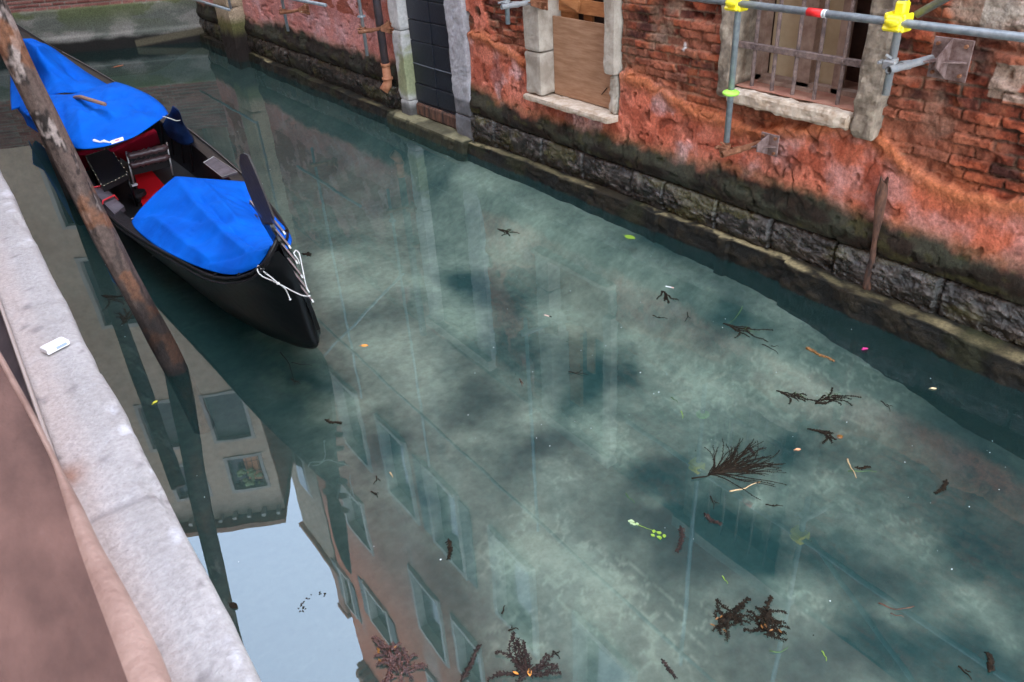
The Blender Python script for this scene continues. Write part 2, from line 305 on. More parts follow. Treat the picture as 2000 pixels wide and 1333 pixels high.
def vmat(name, rough=.8, bump=.6, bscale=60, spec=.4, rough2=None, var=.35, vscale=25):
    m = bpy.data.materials.new(name); m.use_nodes = True; t = m.node_tree; b = t.nodes['Principled BSDF']
    a = t.nodes.new('ShaderNodeAttribute'); a.attribute_name = 'Col'
    co = t.nodes.new('ShaderNodeTexCoord'); n = t.nodes.new('ShaderNodeTexNoise'); n.inputs['Scale'].default_value = vscale; n.inputs['Detail'].default_value = 8; n.inputs['Roughness'].default_value = .7
    t.links.new(co.outputs['Object'], n.inputs['Vector'])
    mrn = t.nodes.new('ShaderNodeMapRange'); mrn.inputs['From Min'].default_value = .3; mrn.inputs['From Max'].default_value = .7
    mrn.inputs['To Min'].default_value = 1 - var; mrn.inputs['To Max'].default_value = 1 + var; t.links.new(n.outputs['Fac'], mrn.inputs['Value'])
    vm = t.nodes.new('ShaderNodeVectorMath'); vm.operation = 'SCALE'; t.links.new(a.outputs['Color'], vm.inputs[0]); t.links.new(mrn.outputs['Result'], vm.inputs['Scale'])
    t.links.new(vm.outputs['Vector'], b.inputs['Base Color'])
    b.inputs['Specular IOR Level'].default_value = spec; b.inputs['Roughness'].default_value = rough
    if rough2 is not None:
        m2 = t.nodes.new('ShaderNodeMapRange'); m2.inputs['From Min'].default_value = .35; m2.inputs['From Max'].default_value = .65; m2.inputs['To Min'].default_value = rough2; m2.inputs['To Max'].default_value = rough
        n3 = t.nodes.new('ShaderNodeTexNoise'); n3.inputs['Scale'].default_value = 4; t.links.new(co.outputs['Object'], n3.inputs['Vector'])
        t.links.new(n3.outputs['Fac'], m2.inputs['Value']); t.links.new(m2.outputs['Result'], b.inputs['Roughness'])
    n2 = t.nodes.new('ShaderNodeTexNoise'); n2.inputs['Scale'].default_value = bscale; n2.inputs['Detail'].default_value = 7; n2.inputs['Roughness'].default_value = .65
    t.links.new(co.outputs['Object'], n2.inputs['Vector']); bp = t.nodes.new('ShaderNodeBump'); bp.inputs['Strength'].default_value = bump; bp.inputs['Distance'].default_value = .012
    t.links.new(n2.outputs['Fac'], bp.inputs['Height']); t.links.new(bp.outputs['Normal'], b.inputs['Normal'])
    return m
M = dict(
 wall=vmat('weathered wall', .85, 1.0, 85, .25, var=.45, vscale=40), rock=vmat('wet rough stone', .36, 1.0, 60, .9, .18, var=.5, vscale=35),
 weed=vmat('algae footing', .75, 1.0, 60, .3, .5, var=.6, vscale=40), bed=vmat('canal mud', .95, .2, 30, .1, var=.22, vscale=14),
 facade=vmat('old facade plaster', .9, .4, 20, .2, var=.2, vscale=5),
 jamb=mat('istrian stone jamb', (.30, .25, .20), .8, col2=(.50, .44, .37), scale=5, bump=.7, bscale=45, spec=.3),
 jambw=mat('weathered cracked stone', (.13, .10, .075), .85, col2=(.36, .29, .22), scale=9, bump=1.0, bscale=28, spec=.3, col3=(.55, .48, .38)),
 sill=mat('pitted pale sill', (.42, .31, .22), .85, col2=(.62, .52, .42), scale=12, bump=1.0, bscale=40, spec=.3),
 ply=mat('plywood', (.30, .155, .085), .7, col2=(.42, .24, .145), scale=3, bump=.1, bscale=80, stretch=(1, 1.2, 9), spec=.3),
 plyp=mat('pale plywood', (.36, .27, .17), .7, col2=(.46, .36, .24), scale=4, bump=.1, spec=.3),
 orange=mat('orange timber and glow', (.40, .15, .05), .7, col2=(.55, .24, .09), scale=6, stretch=(1, 1, 6)),
 dark=mat('dark interior', (.015, .012, .012), .9), door=mat('blue black door boards', (.006, .008, .014), .45, col2=(.014, .018, .028), scale=14, bump=.5, bscale=22, stretch=(1, 1, 5)),
 gap=mat('pale seam', (.12, .13, .15), .6),
 galv=mat('galvanised pipe', (.20, .23, .25), .5, .25, col2=(.32, .355, .375), scale=18, bump=.15, bscale=90),
 galvr=mat('rusty galvanised pipe', (.26, .28, .30), .55, .3, col2=(.36, .35, .34), scale=30, col3=(.24, .11, .055), bump=.5),
 rust=mat('rusted steel', (.16, .055, .025), .8, .2, col2=(.30, .13, .065), scale=20, bump=.8, bscale=60, col3=(.42, .33, .28)),
 plate=mat('stained steel plate', (.11, .06, .05), .7, .1, col2=(.26, .18, .165), scale=14, bump=.5, bscale=50, col3=(.28, .11, .06)),
 yellow=mat('yellow plastic', (.85, .72, .02), .42, bump=.08), green=mat('green plastic', (.42, .85, .10), .45), redtape=mat('red tape', (.75, .02, .02), .5), white=mat('white tape', (.75, .75, .75), .5),
 pipe=mat('dark downpipe', (.05, .045, .055), .55, col2=(.09, .06, .06), scale=12, bump=.4), terra=mat('terracotta spout', (.30, .11, .05), .7, col2=(.42, .18, .09), scale=16, bump=.4),
 step=mat('mossy step', (.13, .105, .05), .8, col2=(.23, .19, .12), scale=7, bump=.8, bscale=50, col3=(.14, .15, .03)),
 iron=mat('rusty window iron', (.12, .085, .08), .7, .3, col2=(.27, .19, .165), scale=22, bump=.7, bscale=70, col3=(.33, .26, .24)),
 frame=mat('old casement wood', (.20, .12, .09), .8, col2=(.33, .23, .18), scale=9, bump=.4),
 post=mat('rotten post', (.020, .011, .008), .9, col2=(.16, .07, .04), scale=14, bump=1.0, bscale=40, stretch=(1, 1, .3)),
 pole=mat('weathered pole', (.055, .032, .024), .8, col2=(.21, .125, .09), scale=7, bump=1.0, bscale=38, stretch=(1, 1, .22), col3=(.34, .26, .22), spec=.3),
 coping=mat('pale worn istrian coping', (.44, .42, .44), .62, col2=(.60, .585, .62), scale=5, bump=.35, bscale=35, col3=(.70, .69, .72), spec=.4),
 lacq=mat('black lacquer', (.003, .003, .0035), .28, bump=.25, bscale=14, spec=.3), lacqm=mat('worn black lacquer', (.005, .005, .006), .36, col2=(.014, .013, .014), scale=9, bump=.3, spec=.35),
 deck=mat('worn black deck board', (.055, .045, .05), .5, col2=(.12, .10, .115), scale=8, bump=.3, stretch=(1, 1, 1)),
 trim=mat('steel trim', (.42, .40, .38), .4, .7), ferro=mat('tarnished ferro iron', (.045, .038, .037), .5, .25, col2=(.085, .07, .066), scale=20, bump=.25), ferros=mat('polished ferro iron', (.20, .185, .18), .3, .9),
 tarp=mat('blue tarpaulin', (.001, .085, .48), .8, col2=(.001, .125, .62), scale=2.6, bump=.4, bscale=22, col3=(.004, .15, .66), spec=.08),
 tarpd=mat('navy cloth', (.004, .018, .075), .75, col2=(.006, .026, .10), scale=5, bump=.5, bscale=14, spec=.2),
 red=mat('red carpet', (.62, .008, .016), .9, bump=.3, bscale=120, spec=.1), redd=mat('crimson cushion', (.30, .004, .022), .8, bump=.3, bscale=30, spec=.2),
 leather=mat('black leather', (.006, .006, .007), .6, bump=.3, bscale=40), roll=mat('brown leather roll', (.10, .055, .055), .38, bump=.5, bscale=25, spec=.6),
 stud=mat('brass stud', (.75, .62, .45), .25, .9), rope=mat('white rope', (.62, .60, .57), .8, bump=.6, bscale=160), redcord=mat('red piping', (.55, .02, .03), .6),
 label=mat('white label', (.78, .76, .78), .6), pink=mat('pink print', (.55, .18, .25), .6), handle=mat('worn wooden handle', (.28, .13, .07), .7, col2=(.22, .17, .15), scale=10), handleend=mat('orange handle base', (.62, .16, .05), .6),
 tw=mat('terracotta render', (.060, .027, .020), .85, col2=(.135, .068, .052), scale=4.0, bump=.5, bscale=28, col3=(.17, .10, .095), stretch=(1.6, .7, 1)),
 peach=mat('peach render edge', (.20, .115, .09), .8, col2=(.32, .21, .17), scale=5, bump=.5, bscale=60), recess=mat('dark joint', (.10, .075, .08), .85, col2=(.16, .12, .12)), ridge=mat('pale mortar lip', (.42, .34, .30), .8),
 sw=mat('dark seaweed', (.006, .005, .003), .7, col2=(.026, .016, .008), scale=60, spec=.15), swa=mat('amber seaweed', (.30, .13, .02), .4, col2=(.12, .05, .015), scale=60), swp=mat('purple brown seaweed', (.010, .007, .006), .6, col2=(.045, .024, .018), scale=70, spec=.25),
 swr=mat('reddish seaweed', (.10, .030, .016), .4, col2=(.035, .016, .016), scale=60, spec=.7),
 gblade=mat('green blade', (.05, .11, .02), .5), ygreen=mat('yellow green leaf', (.22, .36, .03), .5), pgreen=mat('pale green leaf', (.38, .48, .26), .55), lorange=mat('orange leaf', (.75, .30, .05), .6), lcoral=mat('coral leaf', (.78, .36, .18), .6),
 lcream=mat('cream leaf', (.75, .58, .34), .6), lyel=mat('yellow leaf', (.62, .56, .04), .6), petal=mat('pink petal', (.62, .03, .24), .5), straw=mat('straw', (.48, .33, .17), .7), cig=mat('cigarette paper', (.82, .80, .80), .7), cigp=mat('pinkish filter', (.72, .45, .38), .7), speck=mat('white foam specks', (.8, .82, .82), .6), ember=mat('orange sliver', (.62, .17, .05), .6),
 glass=mat('window glass', (.02, .03, .035), .12, spec=.8), shut=mat('grey shutters', (.10, .10, .10), .7), wfr=mat('pale stone frame', (.40, .38, .35), .7), tile=mat('roof tiles', (.24, .11, .07), .8, col2=(.32, .18, .12), scale=12),
 board=mat('scaffold boards', (.30, .30, .30), .7, col2=(.42, .41, .38), scale=5), brickd=mat('chimney brick', (.28, .11, .075), .85, col2=(.36, .18, .12), scale=9), pave=mat('paving stone', (.26, .24, .23), .8, col2=(.34, .32, .30), scale=3, bump=.3))
# ================= water and canal bed =================
wm = bpy.data.materials.new('canal water'); wm.use_nodes = True; t = wm.node_tree; t.nodes.clear()
out = t.nodes.new('ShaderNodeOutputMaterial'); gl = t.nodes.new('ShaderNodeBsdfGlossy'); gl.inputs['Roughness'].default_value = 0.0; gl.inputs['Color'].default_value = (.90, .97, 1, 1)
tr = t.nodes.new('ShaderNodeBsdfTransparent'); tr.inputs['Color'].default_value = (.83, .95, .925, 1)
df = t.nodes.new('ShaderNodeBsdfDiffuse'); df.inputs['Color'].default_value = (.06, .20, .19, 1)
fr = t.nodes.new('ShaderNodeFresnel'); fr.inputs['IOR'].default_value = 1.86
m1 = t.nodes.new('ShaderNodeMixShader'); m1.inputs[0].default_value = .09; m2 = t.nodes.new('ShaderNodeMixShader')
co = t.nodes.new('ShaderNodeTexCoord'); nn = t.nodes.new('ShaderNodeTexNoise'); nn.inputs['Scale'].default_value = 1.6; nn.inputs['Detail'].default_value = 2
bp = t.nodes.new('ShaderNodeBump'); bp.inputs['Strength'].default_value = .03; bp.inputs['Distance'].default_value = .03
t.links.new(co.outputs['Object'], nn.inputs['Vector']); t.links.new(nn.outputs['Fac'], bp.inputs['Height'])
t.links.new(bp.outputs['Normal'], gl.inputs['Normal'])
t.links.new(tr.outputs[0], m1.inputs[1]); t.links.new(df.outputs[0], m1.inputs[2]); t.links.new(fr.outputs[0], m2.inputs[0]); t.links.new(m1.outputs[0], m2.inputs[1]); t.links.new(gl.outputs[0], m2.inputs[2]); t.links.new(m2.outputs[0], out.inputs[0])
w_ = MB(); w_.add([(.02, -6, 0), (5.6, -6, 0), (5.6, 30, 0), (.02, 30, 0)], [(0, 1, 2, 3)])
w_.build('water', wm, kind='structure')
xs = np.arange(-.1, 5.7, .02); ys = np.concatenate([np.arange(-3, 0, .1), np.arange(0, 6, .018), np.arange(6, 9, .03), np.arange(9, 26, .1)])
Yb, Xb = np.meshgrid(ys, xs, indexing='ij')
L = .38 + .5 * (fbm(Xb * .8, Yb * .8, 4, 3) - .5)
Xw = Xb + .5 * (fbm(Xb * 2.4, Yb * 2.4, 4, 401) - .5); Yw = Yb + .5 * (fbm(Xb * 2.4, Yb * 2.4, 4, 402) - .5)
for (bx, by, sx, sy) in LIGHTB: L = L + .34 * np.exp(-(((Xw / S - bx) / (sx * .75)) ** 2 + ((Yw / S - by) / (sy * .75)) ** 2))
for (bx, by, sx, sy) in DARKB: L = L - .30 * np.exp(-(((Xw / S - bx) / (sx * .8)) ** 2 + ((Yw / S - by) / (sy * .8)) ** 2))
nr = np.abs(fbm(Xb * 10, Yb * 10, 3, 21) - .5) * 2; ret = sst(.04, .15, nr)             # worm-like crust on the mud
nearm = sst(5.2, 2.2, Yb)
L = L - (ret - .5) * .20 * nearm * sst(.35, .6, L) + (fbm(Xb * 2.2, Yb * 2.2, 5, 9) - .5) * .42 + (fbm(Xb * 16, Yb * 16, 3, 19) - .5) * .14
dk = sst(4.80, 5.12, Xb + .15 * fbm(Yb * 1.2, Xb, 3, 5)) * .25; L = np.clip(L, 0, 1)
Lc = mixc((.032, .070, .070), (.60, .57, .455), sst(.05, .95, L)); Lc = mixc(Lc, (.045, .058, .054), sst(7.5, 13, Yb + .8 * fbm(Xb * .8, Yb * .5, 3, 77)) * .8); Lc = mixc(Lc, (.035, .04, .04), sst(3.2, 4.6, Xb + 1.2 * (fbm(Xb, Yb, 3, 78) - .5)) * sst(3.0, 1.6, Yb) * .7); Lc = mixc(Lc, (.012, .014, .013), dk); Lc = mixc(Lc, (.05, .055, .045), sst(15, 19, Yb) * .8)  # near right corner also darkened, a vignette put into the mud colour
Lc = mixc(Lc, (.035, .032, .026), sst(1.75, 1.0, Xb) * sst(.6, 1.4, Yb) * .85)  # shadow of the left bank painted into the bed colour
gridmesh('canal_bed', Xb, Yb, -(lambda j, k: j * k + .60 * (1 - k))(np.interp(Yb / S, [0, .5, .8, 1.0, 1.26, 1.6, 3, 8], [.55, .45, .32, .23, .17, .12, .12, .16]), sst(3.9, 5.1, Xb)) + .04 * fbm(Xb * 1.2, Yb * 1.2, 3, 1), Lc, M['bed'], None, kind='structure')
# ================= brick building on the right =================
BY0, BY1 = -1.8, 19.4
bb = empty('brick_building', (5.3, 9.0, 0), 'tall old red brick and pink plaster building on a wet stone base along the canal', 'building')
def yarr(d0=.009, d1=.017, d2=.04): return np.concatenate([np.arange(BY0, 1.1, .08), np.arange(1.1, 7.4, d0), np.arange(7.4, 11.6, d1), np.arange(11.6, BY1 + .02, d2)])
def snap(a, vals):
    a = a.copy()
    for v in vals: a[np.argmin(abs(a - v))] = v
    return a
HOLES = [(2.572 * S, 3.135 * S, .0, .98 * S), (1.755 * S, 2.185 * S, .295 * S, 1.02 * S), (.925 * S, 1.385 * S, .440 * S, 1.08 * S)]
ysw = snap(yarr(), [h[0] for h in HOLES] + [h[1] for h in HOLES]); zt = 3.6
zsw = snap(np.concatenate([np.arange(.44, 2.5, .0085), np.arange(2.5, zt + .01, .04)]), [h[2] for h in HOLES] + [h[3] for h in HOLES])
Y, Z = np.meshgrid(ysw, zsw, indexing='ij')
# zone of bare brick above a ragged plaster edge
zb = 1.30 + .16 * (fbm(Y * 1.3, Y * 0, 4, 2) - .5) * 2 + .05 * (fbm(Y * 9, Y * 0, 3, 8) - .5)
zb = zb + .55 * sst(7.3, 8.9, Y) * (fbm(Y * 2.1, Z * .6, 3, 6)) + .9 * sst(9.8, 10.6, Y) - .12 * sst(3.3, 2.6, Y)
zb = zb + .10 * np.exp(-((Y - 2.9) / .35) ** 2) - .09 * np.exp(-((Y - 4.3) / .5) ** 2)
pl = sst(.012, -.012, Z - zb + .10 * (fbm(Y * 6, Z * 6, 4, 12) - .5))     # 1 = plaster
patch = (fbm(Y * 1.7, Z * 1.7, 4, 31) > .60) & (Z > zb) & (Y > 7.3); pl = np.maximum(pl, patch * 1.)
pch2 = (fbm(Y * 2.4, Z * 2.4, 4, 33) > .50) & (Y > 9.8) & (Z > 1.25 + .15 * fbm(Y * 3, Z * 3, 3, 4)); 
# bricks
ch = .074; row = np.floor((Z + .02 * fbm(Y * 1.1, Z * .5, 2, 40)) / ch); zz_ = (Z + .02 * fbm(Y * 1.1, Z * .5, 2, 40)) / ch - row
bl = .26; yo = Y + (row % 2) * .13 + .05 * TB[(row.astype(int) * 7) & 255, 3] + .03 * (fbm(Y * 2, Z * 3, 2, 44) - .5); col_ = np.floor(yo / bl); yy_ = yo / bl - col_
hid = TB[(row.astype(int) * 31 + 5) & 255, (col_.astype(int) * 17 + 9) & 255]; hid2 = TB[(row.astype(int) * 13 + 50) & 255, (col_.astype(int) * 29 + 90) & 255]
ez = np.minimum(zz_, 1 - zz_) * ch; ey = np.minimum(yy_, 1 - yy_) * bl; edge = np.minimum(ez, ey) + .020 * (fbm(Y * 22, Z * 22, 3, 50) - .5)
inb = sst(.002, .011, edge); rough = fbm(Y * 9, Z * 9, 5, 60, .6); ero = fbm(Y * 1.4, Z * 1.4, 4, 70)
mort = sst(.54, .66, fbm(Y * 2.3, Z * 2.3, 4, 75))                         # places where mortar smears over the bricks
inb = inb * (1 - .75 * mort)
hb = inb * (.012 + .034 * (hid - .35)) + .050 * (rough - .5) + .05 * (ero - .5) - .03 * inb * sst(.62, .72, fbm(Y * 3.3, Z * 5.2, 3, 76))
xbrick = 5.285 - hb
xpl = 5.215 + .075 * sst(.6, 1.25, Z) * .5 - .040 * (fbm(Y * 2.2, Z * 2.2, 5, 80) - .4) - .020 * (fbm(Y * 14, Z * 14, 4, 81, .6) - .5) - .035 * np.exp(-((Z - .60) / .09) ** 2)
crk = sst(.035, .0, np.abs(fbm(Y * 3.2, Z * 2.6, 4, 90) - .5)) * sst(.45, .6, fbm(Y * 1.1, Z * 1.1, 2, 91)); xpl = xpl + .012 * crk
pits = sst(.70, .78, fbm(Y * 11, Z * 11, 2, 92)); xpl = xpl + .016 * pits
lipm = np.exp(-((Z - zb + .05) / .055) ** 2); xpl = xpl - .022 * lipm * (.4 + fbm(Y * 5, Z * 5, 3, 95))
X = xbrick * (1 - pl) + xpl * pl
X = X + .05 * sst(.50, .455, Z)
bc = mixc((.13, .028, .015), (.36, .078, .034), hid); bc = mixc(bc, (.060, .025, .022), sst(.55, .9, hid2) * .8); bc = mixc(bc, bc * .45, sst(.52, .40, rough) * .8); bc = mixc(bc, (.34, .15, .09), sst(.15, .0, hid2) * .7)
bc = mixc(bc, (.42, .12, .045), sst(.55, .75, rough) * .5); mc = mixc((.10, .045, .028), (.27, .18, .12), fbm(Y * 5, Z * 5, 3, 100)); mc = mixc(mc, (.045, .022, .016), sst(.50, .36, ero) * .75)
bc = mixc(mc, bc, inb); bc = mixc(bc, (.36, .28, .22), mort * .35 * sst(.45, .7, fbm(Y * 7, Z * 7, 3, 101)))
bc = mixc(bc, (.40, .11, .045), sst(.5, .0, (Z - zb) / .35) * sst(.3, .6, fbm(Y * 4, Z * 4, 3, 102)) * .7)
pink = mixc((.56, .125, .062), (.62, .22, .15), fbm(Y * 2.6, Z * 2.6, 4, 110)); pink = mixc(pink, (.66, .40, .38), sst(.52, .70, fbm(Y * 3.1, Z * 3.1, 5, 111)) * .8)
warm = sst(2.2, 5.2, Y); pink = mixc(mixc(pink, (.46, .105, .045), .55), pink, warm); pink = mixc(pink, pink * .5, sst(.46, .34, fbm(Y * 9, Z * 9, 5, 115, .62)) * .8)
pink = mixc(pink, (.30, .055, .025), sst(.50, .66, fbm(Y * 4.6, Z * 4.6, 5, 112)) * .7); pink = mixc(pink, (.12, .035, .02), crk * .6 + pits * .5)
pink = mixc(pink, (.48, .15, .06), np.exp(-((Z - zb + .04) / .08) ** 2) * .85)
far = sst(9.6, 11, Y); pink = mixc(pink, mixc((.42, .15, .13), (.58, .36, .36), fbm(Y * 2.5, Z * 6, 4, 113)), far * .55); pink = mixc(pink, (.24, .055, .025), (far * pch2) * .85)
bc = mixc(bc, (.33, .12, .07), sst(.50, .66, fbm(Y * 2.7, Z * 2.7, 5, 104)) * .6); C = mixc(bc, pink, pl)
blk = sst(.9, 1.0, 1 - abs((Z - 2.22) / .2) * .1) * (Z > 1.98) * (Y < 2.45) * (Y > 1.95); C = mixc(C, (.42, .36, .30), blk * sst(.3, .36, fbm(Y * 3, Z * 3, 3, 7)) * .85)
blk = (Z > 1.72) * (Z < 1.93) * (Y < 2.3) * (Y > 1.8); C = mixc(C, (.36, .27, .21), blk * sst(.38, .44, fbm(Y * 4, Z * 4, 3, 17)) * .8)
scar = sst(.055, .03, np.sqrt(((Y - 4.83) / .6) ** 2 + ((Z - 1.70 - .3 * (Y - 4.83)) / 1.1) ** 2) + .02 * fbm(Y * 20, Z * 20, 2, 3)); C = mixc(C, (.62, .60, .60), scar)
za = .745 + .12 * (fbm(Y * 1.1, Y * 0, 3, 120) - .5) * 2 + .09 * np.exp(-((Y - 9.) / .8) ** 2) + .10 * sst(9, 12, Y); al = sst(.06, -.06, Z - za + .13 * (fbm(Y * 7, Z * 7, 5, 121) - .5))
ac = mixc((.007, .009, .006), (.034, .038, .028), sst(.45, .62, fbm(Y * 3, Z * 6, 5, 122))); ac = mixc(ac, (.05, .048, .016), sst(.56, .74, fbm(Y * 7, Z * 12, 5, 123)) * .7)
fr_ = np.exp(-((Z - za) / .06) ** 2); C = mixc(C, (.14, .13, .05), fr_ * .35); C = mixc(C, ac * np.array((.75, .85, .70)), al * .97)
mk = np.ones((len(ysw) - 1, len(zsw) - 1), bool); yc = (ysw[:-1] + ysw[1:]) / 2; zc = (zsw[:-1] + zsw[1:]) / 2
for (a, b, c, d) in HOLES: mk[np.ix_((yc > a) & (yc < b), (zc > c) & (zc < d))] = False
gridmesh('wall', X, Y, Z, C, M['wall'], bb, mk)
# stone course under the plaster
ys2 = snap(yarr(.010, .018, .04), [HOLES[0][0], HOLES[0][1]]); zs2 = np.arange(.10, .505, .009); Y, Z = np.meshgrid(ys2, zs2, indexing='ij')
joints = np.cumsum(np.concatenate([[BY0], .42 + .5 * rng.rand(60)])); dj = np.min(np.abs(Y[..., None] - joints[None, None, :] - .03 * fbm(Z * 5, Z * 0, 2, 3)[..., None]), -1)
blkid = np.searchsorted(joints, Y); bo = TB[blkid & 255, 77]
rk = fbm(Y * 11, Z * 20, 5, 130, .74); rk2 = np.abs(fbm(Y * 5, Z * 12, 4, 131) - .5)
X = 5.225 - .035 * (bo - .5) - .055 * (rk - .5) - .03 * rk2 + .05 * sst(.022, .004, dj) + .06 * sst(.455, .50, Z) - .035 * np.sin(np.clip((Z - .16) / .34, 0, 1) * math.pi)
C = mixc((.010, .008, .006), (.065, .052, .044), sst(.40, .66, rk)); C = mixc(C, (.19, .175, .17), sst(.58, .74, rk) * .6); C = mixc(C, (.01, .009, .008), sst(.03, .006, dj) * .9)
C = mixc(C, (.10, .095, .025), sst(.56, .7, fbm(Y * 2, Z * 5, 4, 132)) * .6); C = mixc(C, (.018, .014, .010), sst(.27, .17, Z + .12 * (fbm(Y * 4, Z * 4, 3, 133) - .5)) * .9)
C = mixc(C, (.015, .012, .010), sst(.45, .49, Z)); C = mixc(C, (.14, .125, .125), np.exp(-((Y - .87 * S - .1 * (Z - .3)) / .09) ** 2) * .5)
mk = np.ones((len(ys2) - 1, len(zs2) - 1), bool); yc = (ys2[:-1] + ys2[1:]) / 2; mk[(yc > HOLES[0][0]) & (yc < HOLES[0][1]), :] = False
gridmesh('stone_course', X, Y, Z, C * np.array((.72, .66, .60)), M['rock'], bb, mk)
# weed covered footing with its narrow pale ledge
ys3 = yarr(.011, .02, .04); prof = np.concatenate([np.linspace(-1.0, 0, 22)[:-1], np.linspace(0, 1, 16), np.linspace(1, 2, 9)[1:]])
Y, T_ = np.meshgrid(ys3, prof, indexing='ij')
top = .185 + .035 * (fbm(Y * .9, Y * 0, 3, 140) - .5) * 2 - .05 * sst(6, 9, Y); out_ = 5.085 + .05 * (fbm(Y * 1.1, Y * 0, 4, 141) - .5) * 2 + .02 * (fbm(Y * 6, Y * 0, 3, 142) - .5)
bk = (fbm(Y * .8, Y * 0, 2, 143) > .62) * .03; out_ = out_ + bk - .075 * sst(3.2, 1.5, Y)
Z = np.where(T_ < 0, T_ * .9, np.where(T_ < 1, T_ * top, top + .006 * (T_ - 1)))
X = np.where(T_ < 0, out_ - .08 * sst(0.1, .8, -T_), np.where(T_ < 1, out_ + .02 * T_, out_ + .02 + (T_ - 1) * (.15 + .075 * sst(3.2, 1.5, Y))))
rk = fbm(Y * 8, Z * 14, 5, 145, .6); X = X - np.where(T_ <= 1, .05 * (rk - .5), 0); Z = Z + np.where(T_ > 1, .014 * (rk - .5), 0)
C = mixc((.007, .006, .003), (.030, .021, .009), sst(.4, .68, rk)); C = mixc(C, (.032, .034, .010), sst(.55, .7, fbm(Y * 3, Z * 5, 4, 146)) * .7); C = mixc(C, (.006, .007, .006), sst(.02, -.03, Z))
lc = mixc((.13, .105, .05), (.34, .27, .14), sst(.35, .6, fbm(Y * 1.3, T_ * .5, 4, 147))); tt = sst(.95, 1.08, T_) * sst(1.75, 1.3, T_) * sst(.46, .56, fbm(Y * 1.1, Y * 0, 4, 148) + .07 * (Y < 5.2) - .08 * (Y > 6)) * sst(.3, .5, fbm(Y * 9, T_ * 3, 3, 149)); C = mixc(C, lc, tt)
mk = np.ones((len(ys3) - 1, len(prof) - 1), bool)
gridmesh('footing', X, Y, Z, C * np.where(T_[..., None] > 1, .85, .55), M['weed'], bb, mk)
# upper storeys with their window openings (seen mirrored in the water)
WIN = [(5.30, 4.86, 5.02, 5.55), (4.06, 3.66, 3.72, 4.42), (5.32, 4.9, 3.65, 4.2), (6.06, 5.84, 5.42, 6.0), (3.42, 3.10, 3.68, 4.25), (4.15, 3.78, 2.28, 2.95), (3.5, 3.15, 2.28, 2.95), (2.75, 2.4, 2.28, 2.95), (2.0, 1.62, 2.28, 2.95), (1.3, .92, 2.28, 2.95), (2.75, 2.4, 3.7, 4.38), (2.0, 1.62, 3.7, 4.38), (1.3, .92, 3.7, 4.38), (4.1, 3.7, 5.05, 5.7), (3.2, 2.8, 5.05, 5.7), (2.3, 1.9, 5.05, 5.7), (4.9, 4.5, 2.28, 2.95), (.5, .12, 2.28, 2.95), (.5, .12, 3.7, 4.38), (1.4, 1.0, 5.05, 5.7)]
TOPZ = 7.05 * S
yu = np.unique(np.round(np.concatenate([np.arange(BY0, BY1 + .2, .25), [BY1]] + [[w[1] * S, w[0] * S] for w in WIN]), 3)); yu = yu[yu <= BY1 + 1e-6]
zu = np.unique(np.round(np.concatenate([[zt], np.arange(3.8, TOPZ, .25), [TOPZ]] + [[w[2] * S, w[3] * S] for w in WIN]), 3))
Y, Z = np.meshgrid(yu, zu, indexing='ij'); n1 = fbm(Y * .5, Z * .35, 5, 150); C = mixc((.30, .115, .075), (.42, .21, .16), sst(.35, .65, n1)); C = mixc(C, (.50, .15, .08), sst(12, 17, Z) * .8)  # orange light near the roof is put into the plaster colour
C = mixc(C, (.40, .36, .33), sst(.6, .7, fbm(Y * .8, Z * .3, 4, 151)) * .5)
mk = np.ones((len(yu) - 1, len(zu) - 1), bool); yc = (yu[:-1] + yu[1:]) / 2; zc = (zu[:-1] + zu[1:]) / 2
for (a, b, c, d) in WIN: mk[np.ix_((yc > b * S) & (yc < a * S), (zc > c * S) & (zc < d * S))] = False
gridmesh('upper_wall', np.full_like(Y, 5.26), Y, Z, C, M['facade'], bb, mk)
for i, (a, b, c, d) in enumerate(WIN):
    y0, y1, z0, z1 = b * S, a * S, c * S, d * S; f = MB(); x = 5.26
    f.box(x - .06, x + .3, y0 - .12, y0, z0 - .12, z1 + .12).box(x - .06, x + .3, y1, y1 + .12, z0 - .12, z1 + .12).box(x - .06, x + .3, y0, y1, z1, z1 + .12).box(x - .10, x + .3, y0, y1, z0 - .12, z0)
    fo = f.build('window', M['wfr'], bb)
    g = MB(); g.box(x + .17, x + .19, y0, y1, z0, z1); g.build('pane', M['glass'], fo)
    if i % 3 == 0:
        MB().box(x - .05, x - .02, y0 - .5, y0 - .14, z0, z1).build('shutter', M['shut'], fo); MB().box(x - .05, x - .02, y1 + .14, y1 + .5, z0, z1).build('shutter', M['shut'], fo)
ev = MB(); ev.box(4.95, 6.2, BY0, BY1, TOPZ, TOPZ + .08)
for k in range(60): ev.box(4.80, 5.2, BY0 + .1 + k * .35, BY0 + .22 + k * .35, TOPZ - .16, TOPZ - .003)
ev.build('eaves', M['frame'], bb)
rf = MB(); 
for k in range(84):
    y = BY0 + k * .25; rf.tube([(4.78, y + .12, TOPZ + .14), (7.5, y + .12, TOPZ + 1.1)], .125, 8)
rf.build('roof', M['tile'], bb)
sb = MB(); sb.box(5.9, 14, BY0, BY1, -1, TOPZ - .01).box(5.3, 5.95, BY1 - .01, BY1 + .0, -1, TOPZ); sb.add([(5.26, BY1, -1), (14, BY1, -1), (14, BY1, TOPZ), (5.26, BY1, TOPZ), (5.26, BY0, -1), (14, BY0, -1), (14, BY0, TOPZ), (5.26, BY0, TOPZ)], [(0, 1, 2, 3), (7, 6, 5, 4)])
sb.build('rear_walls', M['tw'], bb)
